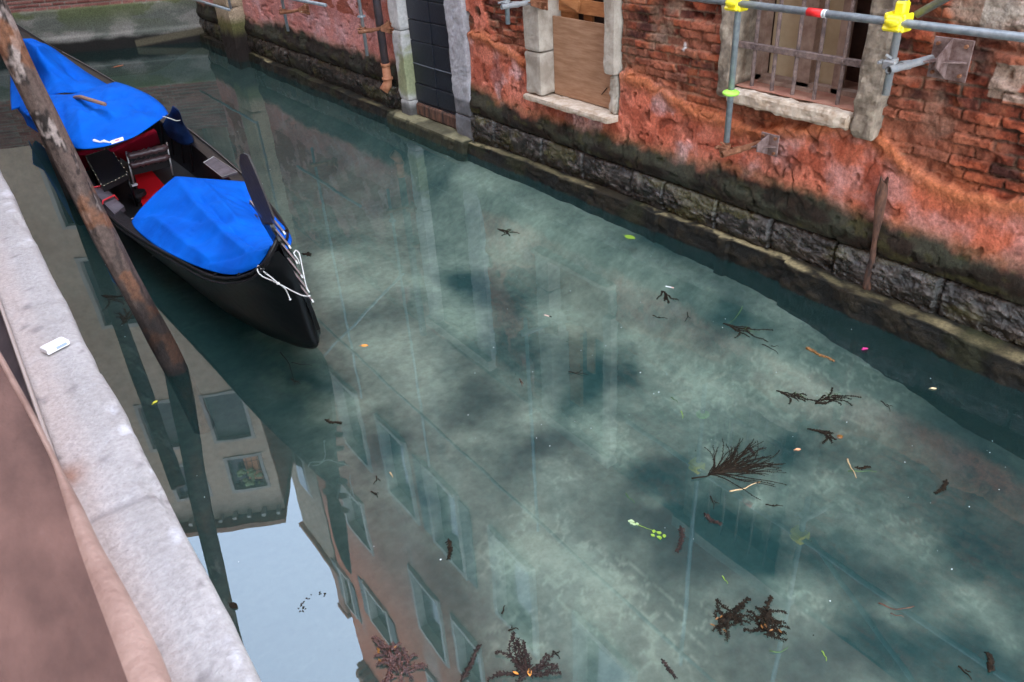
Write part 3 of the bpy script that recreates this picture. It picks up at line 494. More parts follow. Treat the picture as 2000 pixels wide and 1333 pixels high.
# ---- door ----
dx = 1.660 * S; d = MB(); dy0, dy1 = 2.695 * S, 3.045 * S; ym = (dy0 + dy1) / 2; rowsz = [.20, .36, .60, .86, 1.16, 1.42, 1.68, 1.95, 2.22, 2.5, 2.8, 3.12]
for i in range(len(rowsz) - 1):
    o_ = .012 if i < 3 else 0
    d.box(dx - .012 - o_ * (i % 2), dx + .03, dy0, ym - .006, rowsz[i] + .006, rowsz[i + 1] - .004, .006); d.box(dx - .02 - o_ * (i % 2), dx + .03, ym + .006, dy1, rowsz[i] + .004, rowsz[i + 1] - .006, .006)
dr = d.build('door', M['door'], bb)
q = MB(); q.box(dx - .026, dx - .010, dy0, ym - .01, .853, .862).box(dx - .030, dx - .018, ym + .01, dy1, .853, .862); q.build('metal_strip', M['gap'], dr)
q = MB(); q.box(dx + .032, dx + .06, dy0 - .1, dy1 + .1, .1, 3.15); q.build('door_backing', M['dark'], bb)
q = MB(); q.box(dx - .06, dx + .1, dy0, dy1, .16, .33, .02); q.build('threshold', M['post'], bb)
def stone(x0, x1, y0, y1, z0, z1, amp=.012, seed=1, n=.035):
    """a worn block: gridded box surface pushed about with noise"""
    mb = MB(); nx = max(2, int((x1 - x0) / n)); ny = max(2, int((y1 - y0) / n)); nz_ = max(2, int((z1 - z0) / n))
    def P(u, v, w):
        p = Vector((x0 + (x1 - x0) * u, y0 + (y1 - y0) * v, z0 + (z1 - z0) * w)); c = Vector(((x0 + x1) / 2, (y0 + y1) / 2, (z0 + z1) / 2)); e = sum(1 for q_ in (u, v, w) if q_ < .001 or q_ > .999)
        nn_ = float(vn(p.y * 9 + p.z * 3, p.z * 11 + p.x * 7, seed)) - .5 + .6 * (float(vn(p.y * 25 + p.x * 9, p.z * 27, seed + 3)) - .5); nn2 = float(vn(p.y * 8 + 40, p.x * 11 + p.z * 5, seed)) - .5
        k = -.5 * (e - 1) * amp * .9
        s_ = Vector((1 if u > .999 else (-1 if u < .001 else 0), 1 if v > .999 else (-1 if v < .001 else 0), 1 if w > .999 else (-1 if w < .001 else 0)))
        return p + s_ * (k + amp * (nn_ if s_.x or s_.z else nn2))
    L_ = lambda k: [i / k for i in range(k + 1)]
    for u, fl in ((0, 0), (1, 1)): mb.grid([[P(u, v, w) for w in L_(nz_)] for v in L_(ny)], flip=bool(fl) ^ True)
    for v, fl in ((0, 0), (1, 1)): mb.grid([[P(u, v, w) for w in L_(nz_)] for u in L_(nx)], flip=bool(fl))
    for w, fl in ((0, 0), (1, 1)): mb.grid([[P(u, v, w) for v in L_(ny)] for u in L_(nx)], flip=bool(fl) ^ True)
    return mb
jl = MB()
for z0, z1 in ((.10, .36), (.364, 1.28), (1.284, 3.2)): t_ = stone(1.612 * S, dx + .05, 3.048 * S, 3.128 * S, z0, z1, .012, 5); jl.add(t_.v, t_.f)
# moss colour on the jamb foot comes from a vertex tint
jm = vmat('mossy jamb stone', .8, .6, 45, .3, var=.25)
def tint(mb, cfun): mb.c = [(*cfun(*p), 1) for p in mb.v]; return mb
def jc(x, y, z):
    n_ = float(fbm(y * 6 + x * 3, z * 6, 3, 160)); b = np.array((.47, .45, .43)) * (.85 + .3 * n_); m_ = float(sst(.50, .30, abs(z - .72) * 1.5 + (n_ - .5) * 1.3 + max(0, y - 9.83) * 2.2)) * float(sst(.35, .5, z)) * .65; b = b * (1 - m_) + np.array((.17, .20, .02)) * m_
    l = float(sst(.42, .30, z + .1 * n_)); return tuple(b * (1 - l) + np.array((.09, .085, .08)) * l)
tint(jl, jc).build('jamb', jm, bb)
jr = MB()
for z0, z1 in ((.08, .42), (.425, 3.2)): t_ = stone(1.622 * S, dx + .05, 2.575 * S, 2.694 * S, z0, z1, .014, 9); jr.add(t_.v, t_.f)
tint(jr, lambda x, y, z: tuple(np.array((.36, .345, .36)) * (.75 + .5 * float(fbm(y * 6 + x * 3, z * 6, 3, 161))) * (1 if z > .62 else .38))).build('jamb', jm, bb)
def stepcol(x, y, z):
    if z > .145: return np.array((.20, .175, .10)) * (.6 + .8 * float(fbm(x * 6, y * 5, 4, 163))) * (1 - .6 * float(sst(.5, .62, float(fbm(x * 3, y * 3, 3, 164)))))
    return np.array((.030, .028, .014)) * (.5 + float(fbm(y * 8, z * 9, 3, 165)))
tint(stone(5.02, 5.48, 2.575 * S, 3.20 * S, -.5, .158, .02, 13, .05), stepcol).build('doorstep', jm, bb)
# ---- boarded window ----
w1 = MB()
for z0, z1 in ((.305, .44), (.443, 1.05)): t_ = stone(1.605 * S, 1.70 * S, 2.098 * S, 2.18 * S, z0 * S, z1 * S, .010, 21); w1.add(t_.v, t_.f)
wf = w1.build('window_frame', M['jamb'], bb)
w1 = MB(); t_ = stone(1.618 * S, 1.70 * S, 1.76 * S, 1.805 * S, .42 * S, 1.05 * S, .010, 22); w1.add(t_.v, t_.f); t_ = stone(1.632 * S, 1.70 * S, 1.763 * S, 1.800 * S, .30 * S, .418 * S, .026, 23); w1.add(t_.v, t_.f); w1.build('jamb', M['jamb'], wf)
stone(1.592 * S, 1.70 * S, 1.755 * S, 2.185 * S, .280 * S, .300 * S, .010, 24).build('sill', M['sill'], wf)
q = MB(); q.box(1.662 * S, 1.668 * S, 1.806 * S, 2.096 * S, .303 * S, .548 * S); q.build('plywood_panel', M['ply'], wf)
q = MB(); q.box(1.69 * S, 1.70 * S, 1.80 * S, 2.10 * S, .56 * S, .60 * S).obox((1.675 * S, 2.03 * S, .60 * S), Vector((1, 0, 0)), Vector((0, .95, .3)), Vector((0, -.3, .95)), (.012, .17, .05)).box(1.70 * S, 1.715 * S, 2.03 * S, 2.10 * S, .3 * S, 1.0 * S).box(1.71 * S, 1.72 * S, 1.96 * S, 2.0 * S, .3 * S, .8 * S); q.build('timber_prop', M['orange'], wf)
q = MB(); q.box(1.95 * S, 1.96 * S, 1.5 * S, 2.4 * S, .2 * S, 1.1 * S); q.build('room_wall', M['dark'], wf)
q = MB(); q.tube([(1.661 * S, 1.835 * S, .365 * S), (1.661 * S, 1.86 * S, .34 * S)], .004, 5); q.build('crack', M['dark'], wf)
for (a, b, c) in ((1.76, 2.18, 1.05), (2.575, 3.15, 1.0), (.905, 1.405, 1.08)): MB().box(1.60 * S, 1.70 * S, a * S, b * S, c * S, (c + .05) * S).build('lintel', M['jamb'], bb)
# ---- barred window ----
w2 = MB(); t_ = stone(1.634 * S, 1.74 * S, 1.335 * S, 1.388 * S, .425 * S, 1.08 * S, .018, 31); w2.add(t_.v, t_.f)
bf = w2.build('window_frame', M['jambw'], bb)
t_ = stone(1.618 * S, 1.74 * S, .918 * S, .980 * S, .408 * S, 1.08 * S, .026, 32, .028); t_.build('jamb', M['jambw'], bf)
stone(1.614 * S, 1.74 * S, .982 * S, 1.332 * S, .420 * S, .456 * S, .024, 33, .022).build('sill', M['sill'], bf)
q = stone(1.640 * S, 1.86 * S, .982 * S, 1.332 * S, .457 * S, .464 * S, .010, 34); q.build('window_bed', M['brickd'], bf)
for k, yb in enumerate((1.285, 1.224, 1.163, 1.103, 1.040)): MB().tube([(1.652 * S, yb * S, .455 * S), (1.652 * S, yb * S, 1.07 * S)], .0155, 8).build('window_bar', M['iron'], bf)
q = MB(); q.box(1.646 * S, 1.658 * S, .975 * S, 1.335 * S, .552 * S, .567 * S, .004); q.build('cross_bar', M['iron'], bf); MB().box(1.646 * S, 1.658 * S, .975 * S, 1.335 * S, .80 * S, .815 * S, .004).build('cross_bar', M['iron'], bf)
for yb in (1.285, 1.224, 1.163, 1.103, 1.040): MB().blob((1.645 * S, yb * S, .560 * S), .007, .009, .009, 6, 4).build('rivet', M['iron'], bf)
q = MB()
for (a, b) in ((1.345, 1.312), (1.207, 1.17), (1.106, 1.088)): q.box(1.72 * S, 1.745 * S, b * S, a * S, .452 * S, 1.05 * S)
q.box(1.72 * S, 1.745 * S, .98 * S, 1.33 * S, .455 * S, .475 * S); q.tube([(1.70 * S, 1.30 * S, .463 * S), (1.70 * S, 1.14 * S, .463 * S)], .03, 8); q.build('casement', M['frame'], bf)
q = MB(); q.box(1.748 * S, 1.752 * S, 1.209 * S, 1.310 * S, .46 * S, 1.05 * S); q.build('pale_panel', M['plyp'], bf); q = MB(); q.box(1.752 * S, 1.756 * S, 1.108 * S, 1.168 * S, .46 * S, 1.05 * S); q.build('pale_panel', M['plyp'], bf)
q = MB(); q.box(2.0 * S, 2.01 * S, .7 * S, 1.6 * S, .4 * S, 1.1 * S); q.box(1.80 * S, 1.95 * S, .9 * S, 1.06 * S, .40 * S, .53 * S); q.build('room_wall', M['dark'], bf)
q = MB(); q.box(1.9 * S, 1.91 * S, 1.08 * S, 1.19 * S, .595 * S, .615 * S).box(1.9 * S, 1.91 * S, 1.15 * S, 1.19 * S, .617 * S, .9 * S).box(1.9 * S, 1.91 * S, 1.08 * S, 1.12 * S, .617 * S, .9 * S); q.build('orange_glow_boxes', M['orange'], bf)  # orange glow in the dark room, painted as coloured boxes
# ---- drainpipe ----
dp = MB(); dp.tube([(5.10, 3.185 * S, .78), (5.10, 3.185 * S, 3.6)], .055, 14); dpo = dp.build('drainpipe', M['pipe'], bb, smooth=True)
q = MB(); q.tube([(5.10, 3.185 * S, .80), (5.10, 3.185 * S, .585), (5.085, 3.185 * S, .53), (5.02, 3.19 * S, .455)], .07, 14, rs=[.058, .062, .066, .07]); q.tube([(5.10, 3.185 * S, .60), (5.10, 3.185 * S, .63)], .078, 14).tube([(5.10, 3.185 * S, .78), (5.10, 3.185 * S, .82)], .068, 14); q.build('spout', M['terra'], dpo, smooth=True)
q = MB(); q.tube([(5.0195, 3.1905 * S, .4545), (5.018, 3.191 * S, .453)], .052, 12); q.build('spout_mouth', M['dark'], dpo)
q = MB(); q.box(5.08, 5.30, 3.14 * S, 3.23 * S, 1.9, 1.94, .005); q.build('pipe_bracket', M['rust'], dpo)
# ---- pier near the far corner ----
pc = MB()
for (a, b, c, dd) in ((-.6, 1.0, 0, 0), (1.0, 4.2, 0, 0)): t_ = stone(4.93, 5.3, 5.05 * S, 5.30 * S, a, b, .02, 41, .06); pc.add(t_.v, t_.f)
def pcol(x, y, z):
    n_ = float(fbm(y * 5 + x * 3, z * 5, 3, 162)); a_ = float(sst(.72, .55, z + .15 * n_)); g_ = float(sst(.95, .75, z + .15 * n_)); b = np.array((.40, .30, .20)) * (.8 + .4 * n_); b = b * (1 - g_) + np.array((.13, .12, .045)) * g_
    return tuple(b * (1 - a_) + np.array((.022, .015, .012)) * a_)
tint(pc, pcol).build('pier', M['wall'], bb)
# ================= rotten timber post =================
tp = MB(); pts = [(5.175, .873 * S, 1.06), (5.165, .870 * S, .95), (5.16, .867 * S, .78), (5.165, .865 * S, .62), (5.175, .864 * S, .48), (5.18, .864 * S, .34), (5.19, .864 * S, .22), (5.22, .864 * S, .10)]
tp.tube(pts, .05, 12, rs=[.030, .040, .027, .019, .018, .026, .034, .02])
tp.v = [tuple(Vector(p) + Vector((0, (float(vn(p[0] * 40, p[2] * 14, 5)) - .5) * .03, (float(vn(p[1] * 60, p[0] * 60, 6)) - .5) * (.12 if p[2] > 1.05 else .01)))) for p in tp.v]
tpo = tp.build('timber_post', M['post'], None, label='rotten brown timber stump standing against the pink plaster under the barred window', cat='post', base=(5.18, .88 * S, .1))

# ================= scaffold =================
sx, lz = 1.517 * S, .684 * S
sc = empty('scaffold', (sx, 4.0, 0), 'galvanised tube scaffold with yellow couplers bracketed to the red brick facade', 'scaffold')
STD = [(.852, .545, 1.7), (1.238, .362, 1.7), (2.14, .54, 1.7), (3.19, .30, 2.0), (4.06, .30, 2.0), (4.90, .325, 2.3), (.05, .5, 1.7)]
for i, (y, z0, z1) in enumerate(STD):
    MB().tube([(sx, y * S, z0 * S), (sx, y * S, z1 * S)], .0242, 14).build('standard', M['galvr'] if i in (0, 3, 5) else M['galv'], sc, smooth=True)
MB().tube([(sx - .05, -1.5, lz), (sx - .05, 1.36 * S + .6, lz)], .0245, 14).build('ledger', M['galv'], sc, smooth=True)
for z in (1.6,):
    MB().tube([(sx - .05, -1.5, z * S), (sx - .05, 5.0 * S, z * S)], .0245, 10).build('ledger', M['galv'], sc, smooth=True)
MB().tube([(sx - .05, 4.88 * S, .325 * S), (sx - .05, 6.0 * S, .325 * S)], .0242, 10).build('ledger', M['galv'], sc, smooth=True)
MB().tube([(sx - .05, 3.5 * S, .475 * S), (sx - .05, 4.3 * S, .462 * S)], .0242, 10).build('ledger', M['galv'], sc, smooth=True)
for (a, b) in (((.83, .695), (-.5, 1.6)), ((3.19, .75), (4.9, 2.15))):
    MB().tube([(sx + .05, a[0] * S, a[1] * S), (sx + .05, b[0] * S, b[1] * S)], .0242, 10).build('brace', M['galv'], sc, smooth=True)
for y in (.852, 1.238):
    q = MB(); c = (sx - .03, y * S, lz)
    q.box(sx - .085, sx + .035, y * S - .055, y * S + .055, lz - .045, lz + .04, .014).box(sx - .095, sx - .02, y * S - .062, y * S + .062, lz - .05, lz - .02, .012).box(sx - .035, sx + .035, y * S - .034, y * S + .034, lz + .03, lz + .115, .012)
    q.blob((sx - .085, y * S, lz + .005), .03, .05, .026, 14, 8); q.box(sx - .07, sx + .03, y * S - .07, y * S - .045, lz - .055, lz + .05, .008).box(sx - .07, sx + .03, y * S + .045, y * S + .07, lz - .055, lz + .05, .008)
    q.build('yellow_coupler_cover', M['yellow'], sc, smooth=False)
q = MB(); q.blob((sx, 1.238 * S, .482 * S), .066, .066, .026, 20, 8); q.build('green_cap', M['green'], sc, smooth=True)
q = MB(); q.tube([(sx - .05, 1.01 * S, lz), (sx - .05, 1.045 * S, lz)], .0262, 14); q.build('red_tape', M['redtape'], sc, smooth=True)
q = MB(); q.tube([(sx - .05, 1.000 * S, lz), (sx - .05, 1.004 * S, lz)], .0262, 14).tube([(sx - .05, 1.006 * S, lz), (sx - .05, 1.0095 * S, lz)], .0262, 14); q.build('white_tape', M['white'], sc, smooth=True)
def coupler(y, z, m, reach=True, plate=None, big=False, disc=False):
    q = MB(); q.tube([(sx, y, z - .035), (sx, y, z + .035)], .036, 12); q.box(sx - .05, sx - .02, y - .05, y + .035, z - .028, z + .028, .008); q.tube([(sx - .02, y - .05, z - .01), (sx - .075, y - .055, z - .012)], .011, 6).tube([(sx - .02, y + .045, z + .01), (sx - .07, y + .05, z + .012)], .011, 6)
    q.blob((sx - .07, y - .055, z - .01), .015, .017, .017, 6, 4); q.blob((sx - .03, y + .05, z + .01), .02, .017, .017, 6, 4); q.tube([(sx - .03, y - .01, z + .04), (sx - .05, y + .02, z + .06)], .009, 5)
    q.tube([(sx + .02, y - .045, z - .01), (sx + .10, y - .06, z - .015)], .03, 8)
    q.build('coupler', m, sc)
    q = MB(); q.tube([(sx - .10, y - .045, z - .015), (5.16, y - .085, z - .01)], .0243, 12, caps=False).tube([(sx - .10, y - .045, z - .015), (5.16, y - .085, z - .01)], .019, 12, caps=False); q.build('tie_tube', m, sc, smooth=True)
    h = .125 if big else .085; yb = y - (.20 if big else .17)
    q = MB(); q.box(5.165, 5.177, yb - h, yb + h, z - h, z + h, .003); po = q.build('wall_plate', plate, sc)
    q = MB(); q.prism([(5.165, yb - h * .9, z - .008), (5.165, yb + h * .95, z - .008), (5.04, yb + h * .9, z - .008)], (0, 0, .008)); q.prism([(5.165, yb + .01, z - h * .95), (5.165, yb + .01, z + h * .95), (5.03, yb + .01, z + .03), (5.03, yb + .01, z - .03)], (0, .010, 0)); q.build('gusset', plate, sc)
    for a in (-1, 1):
        for b in (-1, 1): MB().tube([(5.145, yb + a * h * .7, z + b * h * .7), (5.165, yb + a * h * .7, z + b * h * .7)], .012, 6).build('bolt', M['rust'], sc)
coupler(.852 * S, .605 * S, M['galvr'], plate=M['plate'], big=True)
coupler(1.238 * S, .345 * S, M['rust'], plate=M['plate'])
coupler(3.19 * S, .405 * S, M['rust'], plate=M['rust']); coupler(4.06 * S, .395 * S, M['rust'], plate=M['rust']); coupler(2.14 * S, .60 * S, M['galvr'], plate=M['rust'])
q = MB(); q.tube([(sx, 3.19 * S, .455 * S), (sx, 3.19 * S, .461 * S)], .055, 12); q.build('collar', M['galv'], sc)
# ================= end of the canal =================
ang = math.radians(-27); U = Vector((math.cos(ang), math.sin(ang), 0)); N_ = Vector((-U.y, U.x, 0)); P0 = Vector((1.5 * S, 6.1 * S, 0))
eb = empty('end_building', P0 + U * -3, 'grey brown plastered house closing the end of the canal, mirrored in the water', 'building')
def EP(u, z, o=0): return P0 + U * (u * S) + N_ * o + Vector((0, 0, z * S))
us = np.concatenate([np.arange(-3.2, -1.3, .05), np.arange(-1.3, .24, .008)]); zs4 = np.concatenate([np.arange(-.35, 0, .05), np.arange(0, .62, .006)])
Uu, Zz = np.meshgrid(us, zs4, indexing='ij'); um, zm = Uu * S, Zz * S
off = .10 * sst(.11, .095, Zz) + .06 * sst(.29, .27, Zz) + .015 * fbm(um * 3, zm * 3, 4, 170) + .01 * fbm(um * 12, zm * 12, 3, 171)
ch = .074; row = np.floor(zm / ch); zz_ = zm / ch - row; yo = um + (row % 2) * .13; col_ = np.floor(yo / .26); yy_ = yo / .26 - col_; hid = TB[(row.astype(int) * 31) & 255, (col_.astype(int) * 17) & 255]
inb = sst(.003, .012, np.minimum(np.minimum(zz_, 1 - zz_) * ch, np.minimum(yy_, 1 - yy_) * .26)); off = off + np.where(Zz > .285, inb * .02, 0)
Cb = mixc((.22, .18, .15), mixc((.15, .05, .04), (.26, .11, .09), hid), inb); Cg = mixc((.11, .115, .095), (.22, .205, .18), sst(.35, .65, fbm(um * 2, zm * 5, 5, 172))); mg = sst(.1, .3, Zz) * sst(.52, .62, fbm(um * 1.6, zm * 3, 4, 173) + .25 * np.exp(-((Uu + .35) / .16) ** 2))
Cg = mixc(Cg, (.07, .09, .02), mg * .9); Cg = mixc(Cg, (.13, .14, .075), sst(.2, .27, Zz) * .4)
C = mixc(Cg, Cb, sst(.277, .285, Zz + .008 * (fbm(um * 9, zm * 9, 2, 3) - .5))); C = mixc(C, (.016, .014, .012), sst(.09, .06, Zz + .02 * (fbm(um * 4, zm * 4, 3, 174) - .5)))
C = mixc(C, (.10, .085, .055), sst(.02, .0, np.abs(Zz - .055 - .1 * (Uu)) - .012) * (Uu > -.3) * sst(.3, .5, fbm(um * 3, zm * 3, 3, 5)))
Xc = P0.x + U.x * um - N_.x * off; Yc = P0.y + U.y * um - N_.y * off
gridmesh('base_wall', Xc, Yc, zm, C, M['wall'], eb)
RU = -.21; us = [u for u in np.arange(-3.2, RU - .1, .15)] + [RU]; EW = [(-.645, -.32, 2.99, 3.49), (-.62, -.32, 3.74, 4.10), (-1.22, -.9, 2.99, 3.49), (-1.16, -.88, 3.74, 4.12), (-1.9, -1.6, 2.99, 3.49), (-.66, -.34, 1.55, 2.15), (-1.22, -.9, 1.55, 2.15), (-1.9, -1.55, 1.0, 2.1), (-1.22, -.9, .75, 1.25)]
us = np.unique(np.round(np.array(us + [v for w in EW for v in w[:2]]), 3)); zz4 = np.unique(np.round(np.concatenate([[.617], np.arange(.7, 4.4, .15), [4.44]] + [w[2:] for w in EW]), 3))
Uu, Zz = np.meshgrid(us, zz4, indexing='ij'); n1 = fbm(Uu * 4, Zz * 4, 4, 180); C = mixc((.48, .36, .265), (.62, .49, .38), n1); C = mixc(C, (.22, .20, .18), sst(4.1, 4.4, Zz) * .6)
mk = np.ones((len(us) - 1, len(zz4) - 1), bool); uc = (us[:-1] + us[1:]) / 2; zc = (zz4[:-1] + zz4[1:]) / 2
for (a, b, c, d_) in EW: mk[np.ix_((uc > a) & (uc < b), (zc > c) & (zc < d_))] = False
Pc = P0 - N_ * .04
gridmesh('facade_wall', Pc.x + U.x * Uu * S, Pc.y + U.y * Uu * S, Zz * S, C, M['facade'], eb, mk)
A3 = (U, N_, Vector((0, 0, 1)))
for i, (a, b, c, d_) in enumerate(EW):
    f = MB(); w_ = .03
    for (u0, u1, z0, z1) in ((a - w_, a, c - w_, d_ + w_), (b, b + w_, c - w_, d_ + w_), (a, b, d_, d_ + w_), (a, b, c - w_, c)): f.obox(EP((u0 + u1) / 2, (z0 + z1) / 2, .05), *A3, ((u1 - u0) / 2 * S, .13, (z1 - z0) / 2 * S))
    fo = f.build('window', M['wfr'], eb)
    g = MB(); g.obox(EP((a + b) / 2, (c + d_) / 2, .12), *A3, ((b - a) / 2 * S, .01, (d_ - c) / 2 * S)); g.build('pane', M['shut'] if i in (0, 2, 4) else M['glass'], fo)
    if i in (1, 3):
        g = MB()
        for k in range(6): u_ = a + (b - a) * (k + .5) / 6; g.tube([EP(u_, c, -.02), EP(u_, d_, -.02)], .01, 5)
        for k in range(3): z_ = c + (d_ - c) * (k + .5) / 3; g.tube([EP(a, z_, -.02), EP(b, z_, -.02)], .01, 5)
        g.build('window_grille', M['iron'], fo)
        g = MB(); g.obox(EP(a + (b - a) * .7, c + (d_ - c) * .45, .08), *A3, ((b - a) * .22 * S, .01, (d_ - c) * .4 * S)); g.build('curtain', M['lcoral'], fo)
    if i == 1:
        g = MB(); 
        for k in range(26): r_ = .05 + .05 * rng.rand(); p_ = EP(a + (b - a) * (.25 + .65 * rng.rand()), c + (d_ - c) * (.4 + .5 * rng.rand()) , -.1 + .06 * rng.rand()); g.blob(p_, r_, r_, r_ * .6, 6, 4)
        g.build('flower_box', M['pgreen'], fo)
f = MB()
for k in range(22): u_ = RU - .06 - k * .14; MB().obox(EP(u_, 4.395, -.2), *A3, (.06, .17, .05)).build('cornice_block', M['wfr'], eb)
f = MB(); f.obox(EP((RU - 3.2) / 2, 4.48, 2.0), *A3, ((3.2 + RU) / 2 * S, 2.45, .09)); f.build('roof', M['tile'], eb)
f = MB(); f.obox(EP((RU - 3.2) / 2, 2.3, 2.6), *A3, ((3.2 + RU) / 2 * S - .03, 2.35, 2.1 * S)); f.build('rear_walls', M['brickd'], eb)
# tan house further back
tb = empty('tan_house', (5.3, 21.8, 0), 'tan plastered house with a chimney beyond the canal end, seen mirrored beside the sky', 'building')
f = MB(); f.box(5.30, 11, 6.16 * S, 7.1 * S, .62 * S, 5.58 * S); f.build('wall', mat('tan rubble wall', (.24, .18, .13), .9, col2=(.36, .28, .21), scale=2.5, bump=.5, bscale=8), tb)
f = MB(); f.box(5.15, 11, 6.14 * S, 7.15 * S, 5.58 * S + .003, 5.58 * S + .2, .03); rfo = f.build('roof', M['tile'], tb)
f = MB(); f.box(5.32, 5.9, 6.30 * S, 6.52 * S, 5.64 * S, 6.45 * S, .02).box(5.26, 5.96, 6.28 * S, 6.54 * S, 6.45 * S, 6.52 * S, .02); f.build('chimney', M['brickd'], rfo)
for z in (3.0, 4.2):
    f = MB(); f.box(5.26, 5.32, 6.45 * S, 6.75 * S, z * S, (z + .5) * S); fo = f.build('window', M['wfr'], tb); f = MB(); f.box(5.25, 5.258, 6.48 * S, 6.72 * S, (z + .03) * S, (z + .47) * S); f.build('pane', M['glass'], fo)
# ================= gondola =================
def lerp_path(P, n):
    P = [Vector(p) for p in P]; d = [0]
    for a, b in zip(P[:-1], P[1:]): d.append(d[-1] + (b - a).length)
    o = []
    for i in range(n):
        s_ = d[-1] * i / (n - 1); k = 0
        while k < len(P) - 2 and d[k + 1] < s_: k += 1
        t_ = (s_ - d[k]) / (d[k + 1] - d[k]); p0 = P[max(k - 1, 0)]; p1 = P[k]; p2 = P[k + 1]; p3 = P[min(k + 2, len(P) - 1)]
        o.append(.5 * ((2 * p1) + (p2 - p0) * t_ + (2 * p0 - 5 * p1 + 4 * p2 - p3) * t_ ** 2 + (3 * p1 - p0 - 3 * p2 + p3) * t_ ** 3))
    return o
FT = Vector((.528, 1.633, .025)); TT = Vector((.412, 1.44, .555)); AX = Vector((.03, -1, 0)); UP = TT - FT
def ST(s_, t_): return (FT + AX * s_ + UP * t_) * S
# side lines resampled by y
def byy(P, y):
    P = sorted(P, key=lambda q: q[1])
    if y <= P[0][1]: return Vector(P[0])
    for a, b in zip(P[:-1], P[1:]):
        if a[1] <= y <= b[1]: t_ = (y - a[1]) / (b[1] - a[1]); return Vector(a) * (1 - t_) + Vector(b) * t_
    return Vector(P[-1])
GA = [Vector((.452, 1.512, .345)), Vector((.425, 1.528, .30)), Vector((.405, 1.573, .262)), Vector((.378, 1.668, .220)), Vector((.356, 1.80, .187)), Vector((.338, 1.997, .161)), Vector((.315, 2.23, .135)), Vector((.298, 2.42, .118)), Vector((.282, 2.652, .110)), Vector((.272, 2.962, .115)), Vector((.278, 3.4, .125)), Vector((.292, 3.8, .145)), Vector((.312, 4.15, .18)), Vector((.34, 4.5, .25)), Vector((.375, 4.8, .35)), Vector((.40, 4.95, .43))]
GB = [Vector((.452, 1.512, .345)), Vector((.47, 1.56, .31)), Vector((.505, 1.64, .275)), Vector((.565, 1.79, .235)), Vector((.612, 1.98, .205)), Vector((.65, 2.2, .185)), Vector((.68, 2.42, .175)), Vector((.70, 2.7, .168)), Vector((.712, 2.95, .165)), Vector((.714, 3.2, .168)), Vector((.702, 3.6, .175)), Vector((.665, 4.15, .20)), Vector((.60, 4.5, .25)), Vector((.51, 4.75, .32)), Vector((.42, 4.92, .41)), Vector((.40, 4.95, .43))]
n = 56; ga = lerp_path(GA, n); gb = lerp_path(GB, n)
gd = empty('gondola', H((.49, 3.2, 0)), 'long black gondola moored by the left bank under bright blue tarpaulins', 'gondola')
rows = []
for i in range(n):
    a, b = ga[i], gb[i]; t_ = i / (n - 1); cx = (a.x + b.x) / 2 + .02; cy = (a.y + b.y) / 2; wd = (b - a).length; k = min(1, wd / .3)
    bx = cx + .012; zk = -.05 if t_ < .8 else -.05 + (t_ - .8) * 1.9
    stemt = max(0, 1 - i / 9.)
    row = []
    ck_a = Vector((bx - wd * .30, cy, zk)); ck_b = Vector((bx + wd * .28, cy, zk)); kk = Vector((bx, cy, zk - .012))
    if i < 10:      # sweep forward part onto the stem line
        f_ = stemt ** 1.5; st = [Vector((FT + AX * .03 + UP * q)) for q in (.55, .40, .26, .12, .0)]
    m_a = a * .35 + ck_a * .65; m_a.x -= wd * .05; m_b = b * .35 + ck_b * .65; m_b.x += wd * .05
    u_a = a * .72 + ck_a * .28; u_a.x -= wd * .035; u_b = b * .72 + ck_b * .28; u_b.x += wd * .035
    row = [a, u_a, m_a, ck_a, kk, ck_b, m_b, u_b, b]
    if i < 10:
        tgt = [a, st[1], st[2], st[3], st[4], st[3], st[2], st[1], b]; row = [p * (1 - f_) + q * f_ if j not in (0, 8) else p for j, (p, q) in enumerate(zip(row, tgt))]
    rows.append([p * S for p in row])
hm = MB().grid(rows, flip=True); ho = hm.build('hull', M['lacq'], gd, smooth=True, sub=1)
# decks, coamings and floor
def inset(P, Q, d, dz=0): return [(p + (q - p).normalized() * min(d, (q - p).length * .48) + Vector((0, 0, dz))) for p, q in zip(P, Q)]
def strip(name, P, Q, m, parent=gd, **kw): return MB().grid([[p * S, q * S] for p, q in zip(P, Q)]).build(name, m, parent, **kw)
ia = inset(ga, gb, .040, -.004); ib = inset(gb, ga, .040, -.004)
strip('side_deck', [p + Vector((0, 0, -.003)) for p in ga], ia, M['lacqm'], solid=.012); strip('side_deck', ib, [p + Vector((0, 0, -.003)) for p in gb], M['lacqm'], solid=.012)
fl = lambda P, dx_: [Vector((p.x + dx_, p.y, max(.022, p.z - .14))) for p in P]
lo = 8; hi = n - 6
strip('inner_side', ia[lo:hi], fl(ia, .012)[lo:hi], M['lacqm']); strip('inner_side', fl(ib, -.012)[lo:hi], ib[lo:hi], M['lacqm'])
strip('floor', fl(ia, .012)[lo:hi], fl(ib, -.012)[lo:hi], M['leather'])
for P, sg in ((ga, -1), (gb, 1)):
    MB().tube([p * S + Vector((0, 0, .006)) for p in P], .011, 8).build('gunwale_rail', M['lacqm'], gd, smooth=True)
    MB().tube([p * S + Vector((sg * .012, 0, -.032)) for p in P[1:-1]], .009, 8).build('rubbing_strake', M['lacqm'], gd, smooth=True)
MB().tube([p * S + Vector((-.010, 0, .017)) for p in gb[16:50]], .0035, 6).build('steel_trim', M['trim'], gd)
